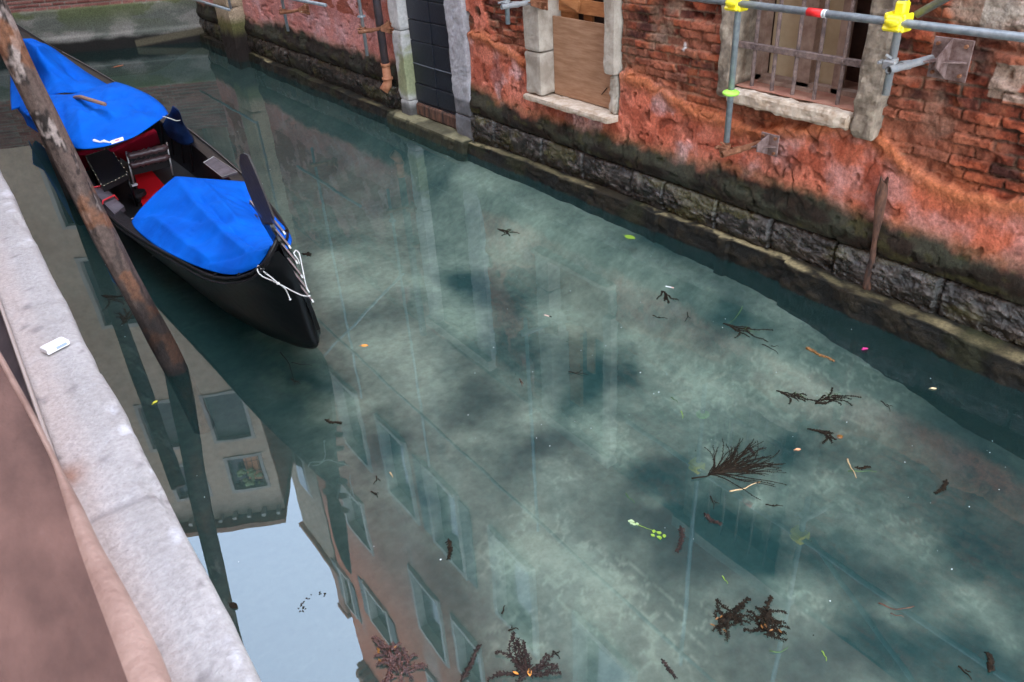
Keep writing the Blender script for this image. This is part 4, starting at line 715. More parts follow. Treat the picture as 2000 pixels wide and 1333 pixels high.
# foredeck and sterndeck
def deckpatch(i0, i1, h): return MB().grid([[ (ga[i] * (1 - v) + gb[i] * v + Vector((0, 0, h * 4 * v * (1 - v)))) * S for v in [k / 8 for k in range(9)]] for i in range(i0, i1)], flip=False)
deckpatch(0, 13, .012).build('foredeck', M['lacqm'], gd, smooth=True); deckpatch(n - 16, n, .012).build('stern_deck', M['lacqm'], gd, smooth=True)
for k in (3, 5): # raised mouldings round the foredeck
    MB().tube([(ga[k] * (1 - v) + gb[k] * v + Vector((0, 0, .012 * 4 * v * (1 - v) + .006))) * S for v in [j / 10 for j in range(11)]], .012, 8).build('deck_moulding', M['lacqm'], gd, smooth=True)
# side panels
MB().prism([p for p in [H(q) for q in PANELB]], (0, 0, .02)).build('side_panel', M['deck'], gd)
e_ = [H(q) + Vector((0, 0, .012)) for q in PANELB]; MB().tube(e_ + [e_[0]], .004, 6).build('steel_trim', M['trim'], gd)
pa = [H(q) for q in PANELA]; mid1 = pa[0].lerp(pa[3], .52); mid2 = pa[1].lerp(pa[2], .52)
MB().prism([pa[0], pa[1], mid2, mid1], (0, 0, .05)).build('side_box', M['deck'], gd)
m1_ = pa[0].lerp(pa[3], .56) + Vector((0, 0, -.02)); m2_ = pa[1].lerp(pa[2], .56) + Vector((0, 0, -.02)); MB().prism([m1_, m2_, pa[2] + Vector((0, 0, -.02)), pa[3] + Vector((0, 0, -.02))], (0, 0, .05)).build('side_box', M['deck'], gd)
q = MB(); q.tube([pa[0] + Vector((-.02, .0, -.02)), pa[0] + Vector((0, .02, .035)), pa[1] + Vector((0, .02, .035)), pa[1] + Vector((.02, .01, -.03))], .009, 8); q.build('red_cord', M['redcord'], gd, smooth=True)
q = MB(); q.tube([m1_ + Vector((-.02, .0, .02)), m1_ + Vector((0, .01, .055)), m2_ + Vector((0, .01, .055)), m2_ + Vector((.02, .0, -.0))], .009, 8); q.build('red_cord', M['redcord'], gd, smooth=True)
q = MB()
for k in range(9): y_ = 2.40 + k * .045; q.tube([H((.335, y_, .031)), H((.42, y_ + .015, .031))], .004, 5)
q.build('floor_slat', M['trim'], gd)
for k in range(7): p_ = gb[24 + k * 2]; MB().tube([(p_ + Vector((-.045, 0, -.01))) * S, (p_ + Vector((-.06, 0, -.11))) * S], .012, 6).build('rib', M['lacq'], gd)
# ferro
BL = [(.0115, 1.0059), (-.0124, 1.002), (-.0352, .985), (-.062, .9368), (-.076, .87), (-.082, .79), (-.079, .70), (-.074, .6277), (-.0138, .6637), (.0222, .7303), (.0213, .8487), (.0165, .9612)]
fe = MB().prism([ST(a, b) for a, b in BL], (.011, 0, 0)); fo = fe.build('ferro', M['ferro'], gd)
sp = [(-.0603, .640), (-.012, .672), (.008, .60), (.010, .51), (.012, .414), (.025, .347), (.036, .29), (.040, .199), (.036, .0815), (.022, .028), (-.0, .004), (-.04, .0), (-.03, .05), (-.004, .15), (-.005, .29), (-.018, .42), (-.03, .55)]
MB().prism([ST(a, b) for a, b in sp], (.030, 0, 0)).build('stem', M['lacq'], gd)
TE = [((.004, .7081), (.050, .672)), ((.004, .6439), (.0515, .600)), ((.006, .575), (.060, .525)), ((.006, .50), (.060, .445)), ((.008, .425), (.064, .372)), ((.018, .350), (.070, .308))]
for k, (a, b) in enumerate(TE):
    p, r_ = Vector((a[0], a[1])), Vector((b[0], b[1])); d_ = (r_ - p).normalized(); nn_ = Vector((-d_.y * .028, d_.x * .45 * .05 / .05 * .06)) ; hw = Vector((0, .0135))
    poly = [ST(*(p + hw)), ST(*(r_ + hw * .75)), ST(*(r_ + d_ * .006)), ST(*(r_ - hw * .75)), ST(*(p - hw))]
    MB().prism(poly, (.012, 0, 0)).build('ferro_tooth', M['ferros'], fo)
MB().prism([ST(-.055, .69), ST(-.10, .735), ST(-.105, .715), ST(-.058, .665)], (.012, 0, 0)).build('ferro_tooth', M['ferros'], fo)
# carpet and seats
MB().prism([H(q) for q in CARPET], (0, 0, .012)).build('carpet', M['red'], gd, label='bright red carpet on the gondola floor')
c_ = H(DISK[0]); q = MB(); q.tube([c_ - Vector((0, 0, .025)), c_ + Vector((0, 0, .02))], .095, 24); q.tube([H((DISK[0][0], DISK[0][1], .03)), c_], .03, 8); tag(q.build('stool', M['leather'], None, base=H((DISK[0][0], DISK[0][1], .03))), 'small round black stool standing on the red carpet in the gondola', 'stool')
for nm, P, lb in (('seat_cushion', BACKR, 'crimson seat back cushion under the blue cover on the far side of the gondola'), ('seat_cushion', BACKL, 'dark crimson seat back cushion next to the mooring pole side of the gondola')):
    pp = [H(q) for q in P]; g_ = []
    for i in range(7):
        v = i / 6; r_ = []
        for j in range(9): u_ = j / 8; r_.append(pp[0].lerp(pp[1], u_).lerp(pp[3].lerp(pp[2], u_), v) + Vector((0, -.05, .05)) * (math.sin(math.pi * u_) * math.sin(math.pi * v)) ** .5)
        g_.append(r_)
    ob = MB().grid(g_).build(nm, M['redd'], None, smooth=True, base=pp[3], solid=.05); tag(ob, lb, 'cushion')
# left chair (leather seat edged with studs)
lc_ = empty('gondola_chair', H((.375, 3.03, .03)), 'black leather gondola chair with brass studs turned on its side by the mooring pole', 'chair')
pp = [H(q) for q in SEATL]; cc = sum(pp, Vector()) / 4; q = MB().prism(pp, (0, 0, .06)); q.build('seat', M['leather'], lc_)
q = MB()
for a, b in zip(pp, pp[1:] + pp[:1]):
    for k in range(7): q.blob(a.lerp(b, (k + .5) / 7) + Vector((0, 0, .031)), .0045, .0045, .0045, 6, 4)
q.build('stud', M['stud'], lc_)
for p in pp: MB().tube([p.lerp(cc, .1), Vector((p.x * .9 + cc.x * .1, p.y * .9 + cc.y * .1, .03 * S))], .014, 8).build('leg', M['lacq'], lc_, smooth=True)
rc = empty('gondola_chair', H((.52, 3.06, .03)), 'folding gondola chair with two brown leather rolls, beside the bright red carpet', 'chair')
c0, c1, c2, c3 = [H(q) for q in CHR]
for a, b in ((c0, c3), (c1, c2)): MB().tube([a, a.lerp(b, .5), b, b + (b - a).normalized() * .05], .011, 8).build('post', M['trim'], rc, smooth=True)
for f_, r_ in ((.98, .040), (.66, .038)):
    a, b = c0.lerp(c3, f_), c1.lerp(c2, f_); pts = [a.lerp(b, k / 16) + Vector((0, 0, .006 * math.sin(k * 2.2))) for k in range(17)]; MB().tube(pts, r_, 10, rs=[r_ * (1 + .22 * math.sin(k * 2.9)) * (.6 if k in (0, 16) else 1) for k in range(17)]).build('leather_roll', M['roll'], rc, smooth=True)
q = MB().prism([c0.lerp(c3, .9), c1.lerp(c2, .9), c1.lerp(c2, .75) + Vector((0, .05, -.16)), c0.lerp(c3, .75) + Vector((0, .05, -.16))], (0, .02, 0)); q.build('seat', M['dark'], rc)
for a in (c0, c1): MB().tube([a, Vector((a.x, a.y - .02, .03 * S))], .012, 8).build('leg', M['lacq'], rc)
q = MB().obox(c0 + Vector((.0, -.03, .01)), Vector((1, .25, 0)).normalized(), Vector((-.25, 1, 0)).normalized(), Vector((0, 0, 1)), (.035, .02, .012), .004); q.build('foot_block', M['label'], rc)
# ================= tarpaulins and cloths =================
CREASE={1:[(0.483,2.476,0.414,1.552),(0.491,2.343,0.439,1.550),(0.365,2.419,0.375,1.746),(0.638,2.365,0.535,1.870),(0.544,2.459,0.482,1.847)],
2:[(0.447,3.105,0.418,2.784),(0.523,3.515,0.418,3.097),(0.572,3.314,0.599,2.907),(0.335,3.289,0.273,2.912),(0.369,3.105,0.308,2.831),(0.519,3.229,0.538,2.842)],
3:[(0.439,4.175,0.377,4.018),(0.374,4.122,0.333,3.909),(0.356,4.376,0.330,4.235),(0.474,4.209,0.492,3.854)]}
def seg_path(P, k, lin=False):
    P = [Vector(p) for p in P]; o = []
    for i in range(len(P) - 1):
        p0 = P[max(i - 1, 0)]; p1 = P[i]; p2 = P[i + 1]; p3 = P[min(i + 2, len(P) - 1)]
        for j in range(k + (i == len(P) - 2)):
            t_ = j / k; cr_ = .5 * ((2 * p1) + (p2 - p0) * t_ + (2 * p0 - 5 * p1 + 4 * p2 - p3) * t_ ** 2 + (3 * p1 - p0 - 3 * p2 + p3) * t_ ** 3); o.append(cr_ if not lin else p1.lerp(p2, t_) * .75 + cr_ * .25)
    return o
def fine(G, ku=8, kv=7, fold=.0, seed=0, sag=0):
    R_ = [seg_path(r, ku, seed == 1) for r in G]; n_ = len(R_[0]); cols = [seg_path([R_[i][j] for i in range(len(R_))], kv) for j in range(n_)]
    o = [[cols[j][i] * S for j in range(n_)] for i in range(len(cols[0]))]; a_ = len(o); b_ = len(o[0])
    for i in range(a_):
        for j in range(b_):
            e = min(i, j, a_ - 1 - i, b_ - 1 - j); k = min(1, e / 3); p = o[i][j]
            w_ = float(fbm(p.x * 2.2 + p.y * .8, p.y * 1.1, 3, 200 + seed)) - .5; rd = abs(float(fbm(p.x * 1.9 - p.y * .5, p.y * .9 + p.x, 2, 210 + seed)) - .5)
            w2 = abs(float(fbm(p.x * 3.4 + p.y * .9, p.y * .75 + p.x * .5, 2, 215 + seed)) - .5) * 2; w3 = abs(float(fbm(p.x * 1.5 - p.y * 2.6, p.y * .5 - p.x * .4, 2, 218 + seed)) - .5) * 2
            zc_ = 0
            for q_, (ax_, ay_, bx_, by_) in enumerate(CREASE.get(seed, [])):
                A2, B2 = Vector((ax_, ay_)) * S, Vector((bx_, by_)) * S; d2 = B2 - A2; tt_ = max(0, min(1, (p.xy - A2).dot(d2) / d2.dot(d2))); ds = (p.xy - A2 - d2 * tt_).length; zc_ += (-.06 if q_ % 2 else .05) * math.exp(-ds / .05) * min(1, 4 * tt_ + .2) * min(1, 4 * (1 - tt_) + .1)
            p = p + Vector((0, 0, zc_ * min(1, e / 4)))
            o[i][j] = p + Vector((0, 0, min(1, e / 6) * fold * (.35 + w_ * 1.5 - 1.3 * max(0, 1 - w2 / .16) ** 1.5 - .8 * max(0, 1 - w3 / .12) ** 1.5)))
    return o
def cloth(name, G, m, label, cat, seed, fold=.03, flip=False, thick=.006, ku=8, kv=7):
    o = fine(G, ku, kv, fold, seed); b = sum((p for r in o for p in r), Vector()) / (len(o) * len(o[0])); mb = MB().grid(o, flip=flip); return mb.build(name, m, None, smooth=True, label=label, cat=cat, base=b, solid=thick)
tb1 = cloth('tarpaulin', TARP_BOW, M['tarp'], 'blue tarpaulin stretched over the gondola bow beside the iron prow', 'tarpaulin', 1, .02, ku=11, kv=10)
tb2 = cloth('tarpaulin', TARP_MID, M['tarp'], 'raised blue tarpaulin over the gondola seats with a small white label sewn on', 'tarpaulin', 2, .03)
tb3 = cloth('tarpaulin', TARP_STERN, M['tarp'], 'blue tarpaulin draped along the gondola stern nearest the end wall', 'tarpaulin', 3, .04)
cloth('seat_cover_cloth', CLOTH_B, M['tarpd'], 'navy cloth hanging from the raised tarpaulin on the gondola side facing the brick wall', 'cloth', 4, .02, ku=4, kv=4)
cloth('seat_cover_cloth', CLOTH_A, M['tarpd'], 'navy cloth hanging from the raised tarpaulin half behind the mooring pole', 'cloth', 5, .012, ku=4, kv=4)
a, b = H(RODPT[0]), H(RODPT[1]); q = MB().tube([a + (a - b) * .2 + Vector((0, 0, -.03)), a.lerp(b, .08), b], .021, 12, rs=[.024, .024, .02]); ho_ = q.build('oar_handle', M['handle'], None, smooth=True, label='worn round wooden handle poking out between the blue tarpaulins', cat='handle', base=b)
# white label and paint mark lie on the raised cover
def ontarp(px, py, z, w_, h_, rot, name, m, parent, dz=.006):
    c = Vector((px, py, z)) * S; ux = Vector((math.cos(rot), math.sin(rot), 0)); uy = Vector((-math.sin(rot), math.cos(rot), .25)).normalized()
    return MB().obox(c + Vector((0, -.004, dz)), ux, uy, ux.cross(uy), (w_, h_, .002)).build(name, m, parent)
def ztarp(G, x, y):
    best = min(((p.x - x) ** 2 + (p.y - y) ** 2, p.z) for r in G for p in r); return best[1]
FM = fine(TARP_MID, 8, 7, .03, 2)
zl = ztarp(FM, .427 * S, 2.885 * S) / S
c_ = FM[1][29]; ux = (FM[1][31] - FM[1][27]).normalized(); uy = (FM[3][29] - FM[0][29]); uy = (uy - ux * uy.dot(ux)).normalized(); un = ux.cross(uy); un = un if un.dot(Vector((0, 0, S)) - c_) > 0 else -un
MB().obox(c_ + un * .008, ux, uy, un, (.062, .034, .002)).build('care_label', M['label'], tb2); MB().obox(c_ + un * .0115, ux, uy, un, (.020, .013, .001)).build('label_print', M['pink'], tb2)
q = MB(); w_p = [(.372, 2.905, .285), (.378, 2.892, .283), (.390, 2.885, .281), (.402, 2.878, .279)]; q.tube([FM[3][24] + un * .006, FM[2][25] + un * .006, FM[2][26] + un * .006, FM[1][27] + un * .006, FM[1][28] + un * .006], .008, 6, rs=[.016, .009, .017, .008, .006]); q.build('paint_mark', M['label'], tb2)
for nm, P, r_, lb in (('rope', [ROPE1, ROPE2, ROPE3], .0048, 'white cord tying the bow tarpaulin to the iron prow'), ('rope', [CORD, CORD2], .0042, 'white cord looped over the teeth of the iron prow'), ('rope', [CORDB], .005, 'thin white cord tying the navy cloth facing the brick wall'), ('rope', [CORDA], .005, 'thin white cord on the navy cloth beside the mooring pole')):
    q = MB()
    for p_ in P: q.tube([v * S for v in lerp_path(p_, 20)], r_, 7)
    if nm == 'rope' and P[0] is ROPE1: q.blob(H(ROPE2[0]), .013, .013, .010, 8, 5); q.blob(H(ROPE3[-1]), .009, .009, .009, 8, 5)
    q.build(nm, M['rope'], None, smooth=True, label=lb, cat='rope', base=H(P[0][0]))
# ================= mooring poles =================
def pole(path, r0, r1, label, seed, flat=False):
    NR = 240; P = lerp_path(path, NR); q = MB(); n_ = 44; rs = []
    for i, p in enumerate(P):
        t_ = i / (NR - 1); r_ = (r0 * (1 - t_) + r1 * t_) * (1 + .10 * (float(vn(i * .055, seed)) - .5)); rs.append(r_)
    q.tube([p * S for p in P], 1, n_, rs=rs); vs = []
    for i, v in enumerate(q.v):
        ring = i // n_; k = i % n_; c = P[min(ring, NR - 1)] * S; d_ = Vector(v) - c; a_ = k * 2 * math.pi / n_
        g_ = float(vn(math.cos(a_) * 3.2 + 9, math.sin(a_) * 3.2 + ring * .0125, seed)) - .5; g2 = float(vn(math.cos(a_) * 7 + 9, math.sin(a_) * 7 + ring * .03, seed + 2)) - .5
        vs.append(tuple(c + d_ * (1 + .16 * g_ + .10 * g2)))
    q.v = vs
    def pcl(x, y, z):
        n1 = float(fbm(x * 26 + y * 19, z * 3.6 + x * 4, 5, seed, .6)); n2 = float(fbm(x * 16 + y * 11 + 5, z * 5, 5, seed + 4, .6)); b_ = np.array((.115, .075, .060)) * (.35 + 1.0 * n1)
        up_ = float(sst(.9, 1.7, z)); b_ = b_ * (1 + .12 * up_); dkk = float(sst(.50, .58, n2)); b_ = b_ * (1 - .8 * dkk * (.35 + .65 * up_))
        pl_ = float(sst(.64, .70, n2 + .1 * n1)) * up_; b_ = b_ * (1 - pl_) + np.array((.27, .21, .185)) * pl_
        rd = float(sst(.60, .72, float(fbm(x * 9, z * 7 + y * 5, 3, seed + 9)))); b_ = b_ * (1 - .5 * rd) + np.array((.24, .085, .03)) * .5 * rd
        wet = float(sst(1.15, .55, z + .2 * n1)); b_ = b_ * (1 - wet * .72); w2_ = float(sst(.12, .02, z)); return tuple(b_ * (1 - w2_ * .6))
    q.c = [(*pcl(*p), 1) for p in q.v]
    return q.build('mooring_pole', PM, None, smooth=True, label=label, cat='mooring pole', group='leaning mooring poles beside the gondola', base=P[0] * S)
PM = vmat('weathered pole wood', .75, 1.0, 42, .35, var=.45, vscale=30)
POL1 = [Vector((.235, 1.760, -.20)), Vector((.216, 1.755, 0)), Vector((.192, 1.742, .18)), Vector((.168, 1.743, .36)), Vector((.143, 1.741, .608)), Vector((.130, 1.730, .75)), Vector((.117, 1.722, 1.02))]
p1 = pole(POL1, 0.086, .064, 'thick weathered brown mooring pole leaning across the gondola in front', 3)
pole([Vector((.27, 3.42, -.15)), Vector((.256, 3.26, 0)), Vector((.232, 2.96, .26)), Vector((.203, 2.64, .52)), Vector((.176, 2.36, .78))], .075, .075, 'darker mooring pole standing further off behind the thick one', 8)
# ================= quay =================
qy = empty('quay', (.0, 8, 0), 'stone quay with pale worn coping along the left bank', 'quay')
cpz = .6 * S; ysq = np.concatenate([np.arange(-1.5, 6.5, .02), np.arange(6.5, 24, .2)])
prof = [(-.105, -.05), (-.100, -.01), (-.094, .004), (-.082, -.004), (-.06, .0), (-.03, .0), (.0, .0), (.03, 0), (.055, -.001), (.072, -.004), (.084, -.011), (.091, -.022), (.094, -.04), (.094, -.16), (.07, -.17), (.06, -.4), (.06, -3)]
Yq, K = np.meshgrid(ysq, np.arange(len(prof)), indexing='ij'); px_ = np.array([p[0] for p in prof]); pz_ = np.array([p[1] for p in prof])
wob = .012 * (fbm(Yq * 2.2, K * 0, 4, 220) - .5) * 2 + .012 * sst(3.2, 5.2, Yq); chip = .014 * sst(.62, .72, fbm(Yq * 7, K * .3, 3, 221)) * ((K >= 8) & (K <= 12))
Xq = px_[K] + wob * (K > 6) - chip * .6; Zq = cpz + pz_[K] - chip + .004 * (fbm(Yq * 5, Xq * 12, 4, 222) - .5) * (K > 2)
jn = np.min(np.abs(Yq[..., None] - np.array([.4, 1.72, 3.05, 4.4, 6.0, 8, 10, 12, 14])), -1); Zq = Zq - .006 * sst(.022, .004, jn) * (K > 2)
n1 = fbm(Yq * 3, Xq * 9, 5, 223); C = mixc((.27, .25, .238), (.41, .385, .375), n1); C = mixc(C, (.44, .35, .31), (sst(.02, -.07, Xq) * .7)); C = mixc(C, (.50, .49, .51), sst(.62, .70, fbm(Yq * 14, Xq * 22, 3, 224)) * (.12 + .6 * (Xq > .06)))
C = mixc(C, (.30, .285, .30), sst(.62, .74, fbm(Yq * 4.2, Xq * 5, 5, 225)) * .35); C = mixc(C, (.16, .14, .14), sst(.012, .003, jn) * .5); C = mixc(C, (.25, .10, .05), np.exp(-((Yq - 1.93) / .05) ** 2 - ((Xq + .085) / .03) ** 2) * .8)
C = mixc(C, (.16, .14, .14), sst(.80, .84, fbm(Yq * 17, Xq * 30, 2, 226)) * .7)
gridmesh('coping', Xq, Yq, Zq, C, vmat('worn istrian coping', .6, .6, 90, .35, var=.22, vscale=60), qy)
q = MB(); q.grid([[(x_, y_, cpz + z_) for (x_, z_) in ((-.35, -.12), (-.16, -.12), (-.107, -.07), (-.104, -.02))] for y_ in (-2, 0, 2, 4, 8, 24)], flip=False); q.build('gutter', M['recess'], qy)
q = MB(); q.tube([(-.104, -1.5, cpz - .002), (-.104, 24, cpz - .002)], .006, 6); q.build('mortar_lip', M['ridge'], qy)
# rendered parapet nearest the camera
pw = empty('parapet_wall', (-.3, .5, 0), 'low terracotta rendered wall with a rounded edge just below the camera', 'wall')
E_ = [(-3, -.008), (.135, -.006), (.27, -.0112), (.306, -.0112), (.35, -.0146), (.397, -.0186), (.4357, -.0202), (.482, -.0235), (.559, -.0275), (.653, -.0345), (.9, -.055), (1.3, -.09), (2.2, -.17)]
ye = [e[0] * S for e in E_]; xe = [e[1] * S for e in E_]; yq = np.arange(-1.4, 6.5, .03); xq = np.interp(yq, ye, xe); rows = []; rows2 = []
for y_, x_ in zip(yq, xq):
    rx = min(-.086, x_ - .012) + .002 * math.sin(y_ * 9); top = .70 * S; w = lambda x__: .006 * (float(fbm(x__ * 5, y_ * 4, 3, 230)) - .5)
    rows.append([(-1.8, y_, top - .0 + w(-1.8)), (-.9, y_, top + w(-.9)), (-.5, y_, top + .012 + w(-.5)), (-.3, y_, top + .012 + w(-.3)), (-.2, y_, top + .006 + w(-.2)), (-.13, y_, top + w(-.13)), (rx - .015, y_, top - .002), (rx, y_, top - .006)])
    rows2.append([(rx, y_, top - .006), (rx + (x_ - rx) * .3, y_, top + .0), (rx + (x_ - rx) * .7, y_, top - .004), (x_, y_, top - .02), (x_ + .001, y_, top - .05), (x_ - .02, y_, top - .12), (x_ - .06, y_, 0.55 * S)])
MB().grid(rows, flip=False).build('wall_top', M['tw'], pw, smooth=True); MB().grid(rows2, flip=False).build('rounded_edge', M['peach'], pw, smooth=True)
lb = empty('added_left_house', (-3.0, 8, 1.9), 'unseen tall plastered house added on the left bank to cut the sky light', 'house')  # unseen, added to hold sky light off the canal and quay
yl = np.unique(np.round(np.concatenate([np.arange(-9, 26.1, .5)] + [[y, y + 1.0] for y in (-6, -2.5, 1, 4.5, 8, 11.5, 15, 18.5, 22)]), 3)); zl_ = np.unique(np.round(np.concatenate([np.arange(0, 14.1, .5), [3.2, 4.8, 6.6, 8.2, 10.0, 11.6]]), 3))
Yl, Zl = np.meshgrid(yl, zl_, indexing='ij'); mk = np.ones((len(yl) - 1, len(zl_) - 1), bool); yc = (yl[:-1] + yl[1:]) / 2; zc = (zl_[:-1] + zl_[1:]) / 2
for y in (-6, -2.5, 1, 4.5, 8, 11.5, 15, 18.5, 22):
    for z in (3.2, 6.6, 10.0): mk[np.ix_((yc > y) & (yc < y + 1), (zc > z) & (zc < z + 1.6))] = False
gridmesh('wall', np.full_like(Yl, -3.0), Yl, Zl, mixc((.40, .26, .17), (.48, .34, .24), fbm(Yl * .5, Zl * .5, 4, 300)), M['facade'], lb, mk)
for y in (-6, -2.5, 1, 4.5, 8, 11.5, 15, 18.5, 22):
    for z in (3.2, 6.6, 10.0): f = MB(); f.box(-3.06, -2.94, y - .1, y, z - .1, z + 1.7).box(-3.06, -2.94, y + 1, y + 1.1, z - .1, z + 1.7).box(-3.06, -2.94, y, y + 1, z + 1.6, z + 1.7).box(-3.06, -2.9, y, y + 1, z - .1, z); fo = f.build('window', M['wfr'], lb); MB().box(-3.12, -3.10, y, y + 1, z, z + 1.6).build('pane', M['glass'], fo)
MB().box(-9, -2.6, -9, 26, 14.0, 14.2).build('roof', M['tile'], lb); MB().box(-9, -3.2, -9, 26, 0, 13.99).build('rear_walls', M['brickd'], lb)
q = MB(); q.add([(-3.0, -9, 1.84), (-.36, -9, 1.84), (-.36, 26, 1.84), (-3.0, 26, 1.84)], [(0, 1, 2, 3)]); q.build('pavement', M['pave'], None, kind='structure')
# ================= cigarette pack =================
pk = [H(q) for q in PACK]; a, b, c, d_ = pk; ctr = (a + b + c + d_) / 4; ctr.z = cpz + .014; lx = (b - a).normalized(); ly = Vector((-lx.y, lx.x, 0))
e1 = empty('cigarette_pack', (ctr.x, ctr.y, cpz + .003), 'crumpled white cigarette pack lying on the pale stone coping', 'cigarette pack')
rx = Vector((.93, .36, 0)).normalized(); ry = Vector((-.36, .93, 0)).normalized(); uz = Vector((0, 0, 1))
MB().obox(ctr, rx, ry, uz, (.036, .021, .0095), .002).build('box', M['cig'], e1); MB().obox(ctr + rx * .0365, rx, ry, uz, (.0025, .0195, .008), .001).build('flap', M['label'], e1)
MB().obox(ctr - ry * .0213 + rx * .012, rx, ry, uz, (.018, .0006, .005)).build('blue_print', mat('pale blue print', (.25, .30, .5), .6), e1); MB().obox(ctr + uz * .0098 + rx * .0, rx, ry, uz, (.024, .010, .0004)).build('grey_print', mat('grey print', (.55, .57, .66), .6), e1)
# ================= floating things =================
def frond(mb, p, dr, L_, r_, bran, rs_, curl=0, z=.006, hairs=.012):
    r_ = r_ * 1.12; hairs = hairs * 1.2
    pts = [Vector(p)]; a_ = math.atan2(dr.y, dr.x); n_ = 14; c_ = curl * (1 + .3 * rs_.randn())
    for i in range(n_): a_ += c_ / n_ + rs_.randn() * .09; pts.append(pts[-1] + Vector((math.cos(a_), math.sin(a_), 0)) * L_ / n_)
    for i, q_ in enumerate(pts): q_.z = z + .004 * math.sin(i * .7 + rs_.rand())
    mb.tube(pts, r_, 5, rs=[r_ * (1 - .6 * i / n_) for i in range(n_ + 1)])
    if bran:
        for i in range(1, n_):
            for s_ in (-1, 1):
                for rr in range(bran):
                    an = math.atan2(pts[i + 1].y - pts[i].y, pts[i + 1].x - pts[i].x) + s_ * (.7 + .5 * rs_.rand()); h = hairs * (.5 + rs_.rand()) * (1 - .4 * i / n_); q0 = pts[i].lerp(pts[i + 1], rs_.rand())
                    mb.tube([q0, q0 + Vector((math.cos(an) * h, math.sin(an) * h, .002 * rs_.randn()))], r_ * .55, 4)
    return pts
def leaf(mb, c, a_, L_, W_, lift=.003):
    c = Vector(c); ux = Vector((math.cos(a_), math.sin(a_), 0)); uy = Vector((-ux.y, ux.x, 0)); g = []
    for i in range(7):
        t_ = i / 6; w_ = W_ * math.sin(math.pi * min(.97, t_ * .94 + .04)) ** .8; g.append([c + ux * (t_ - .5) * L_ + uy * w_ * k * .5 + Vector((0, 0, .002 + lift * abs(k))) for k in (-1, 0, 1)])
    mb.grid(g)
CATS = dict(fan='seaweed', tuft='seaweed', bush='seaweed', feather='seaweed', redweed='seaweed', sprig='twig', husk='husk', fork='twig', twig='twig', straw='straw', blade='grass blade', leaf='leaf', oleaf='leaf', yleaf='leaf', cleaf='leaf', petal='petal', rleaf='leaf', twin='sprig', cig='cigarette end', dleaf='leaf')
NAMES = dict(fan='seaweed_clump', tuft='seaweed_clump', bush='seaweed_clump', feather='seaweed_frond', redweed='seaweed_clump', sprig='weed_sprig', husk='seaweed_husk', fork='weed_sprig', twig='floating_twig', straw='straw', blade='grass_blade', leaf='leaf', oleaf='leaf', yleaf='leaf', cleaf='leaf', petal='flower_petal', rleaf='leaf', twin='leafy_sprig', cig='cigarette_end', dleaf='leaf')
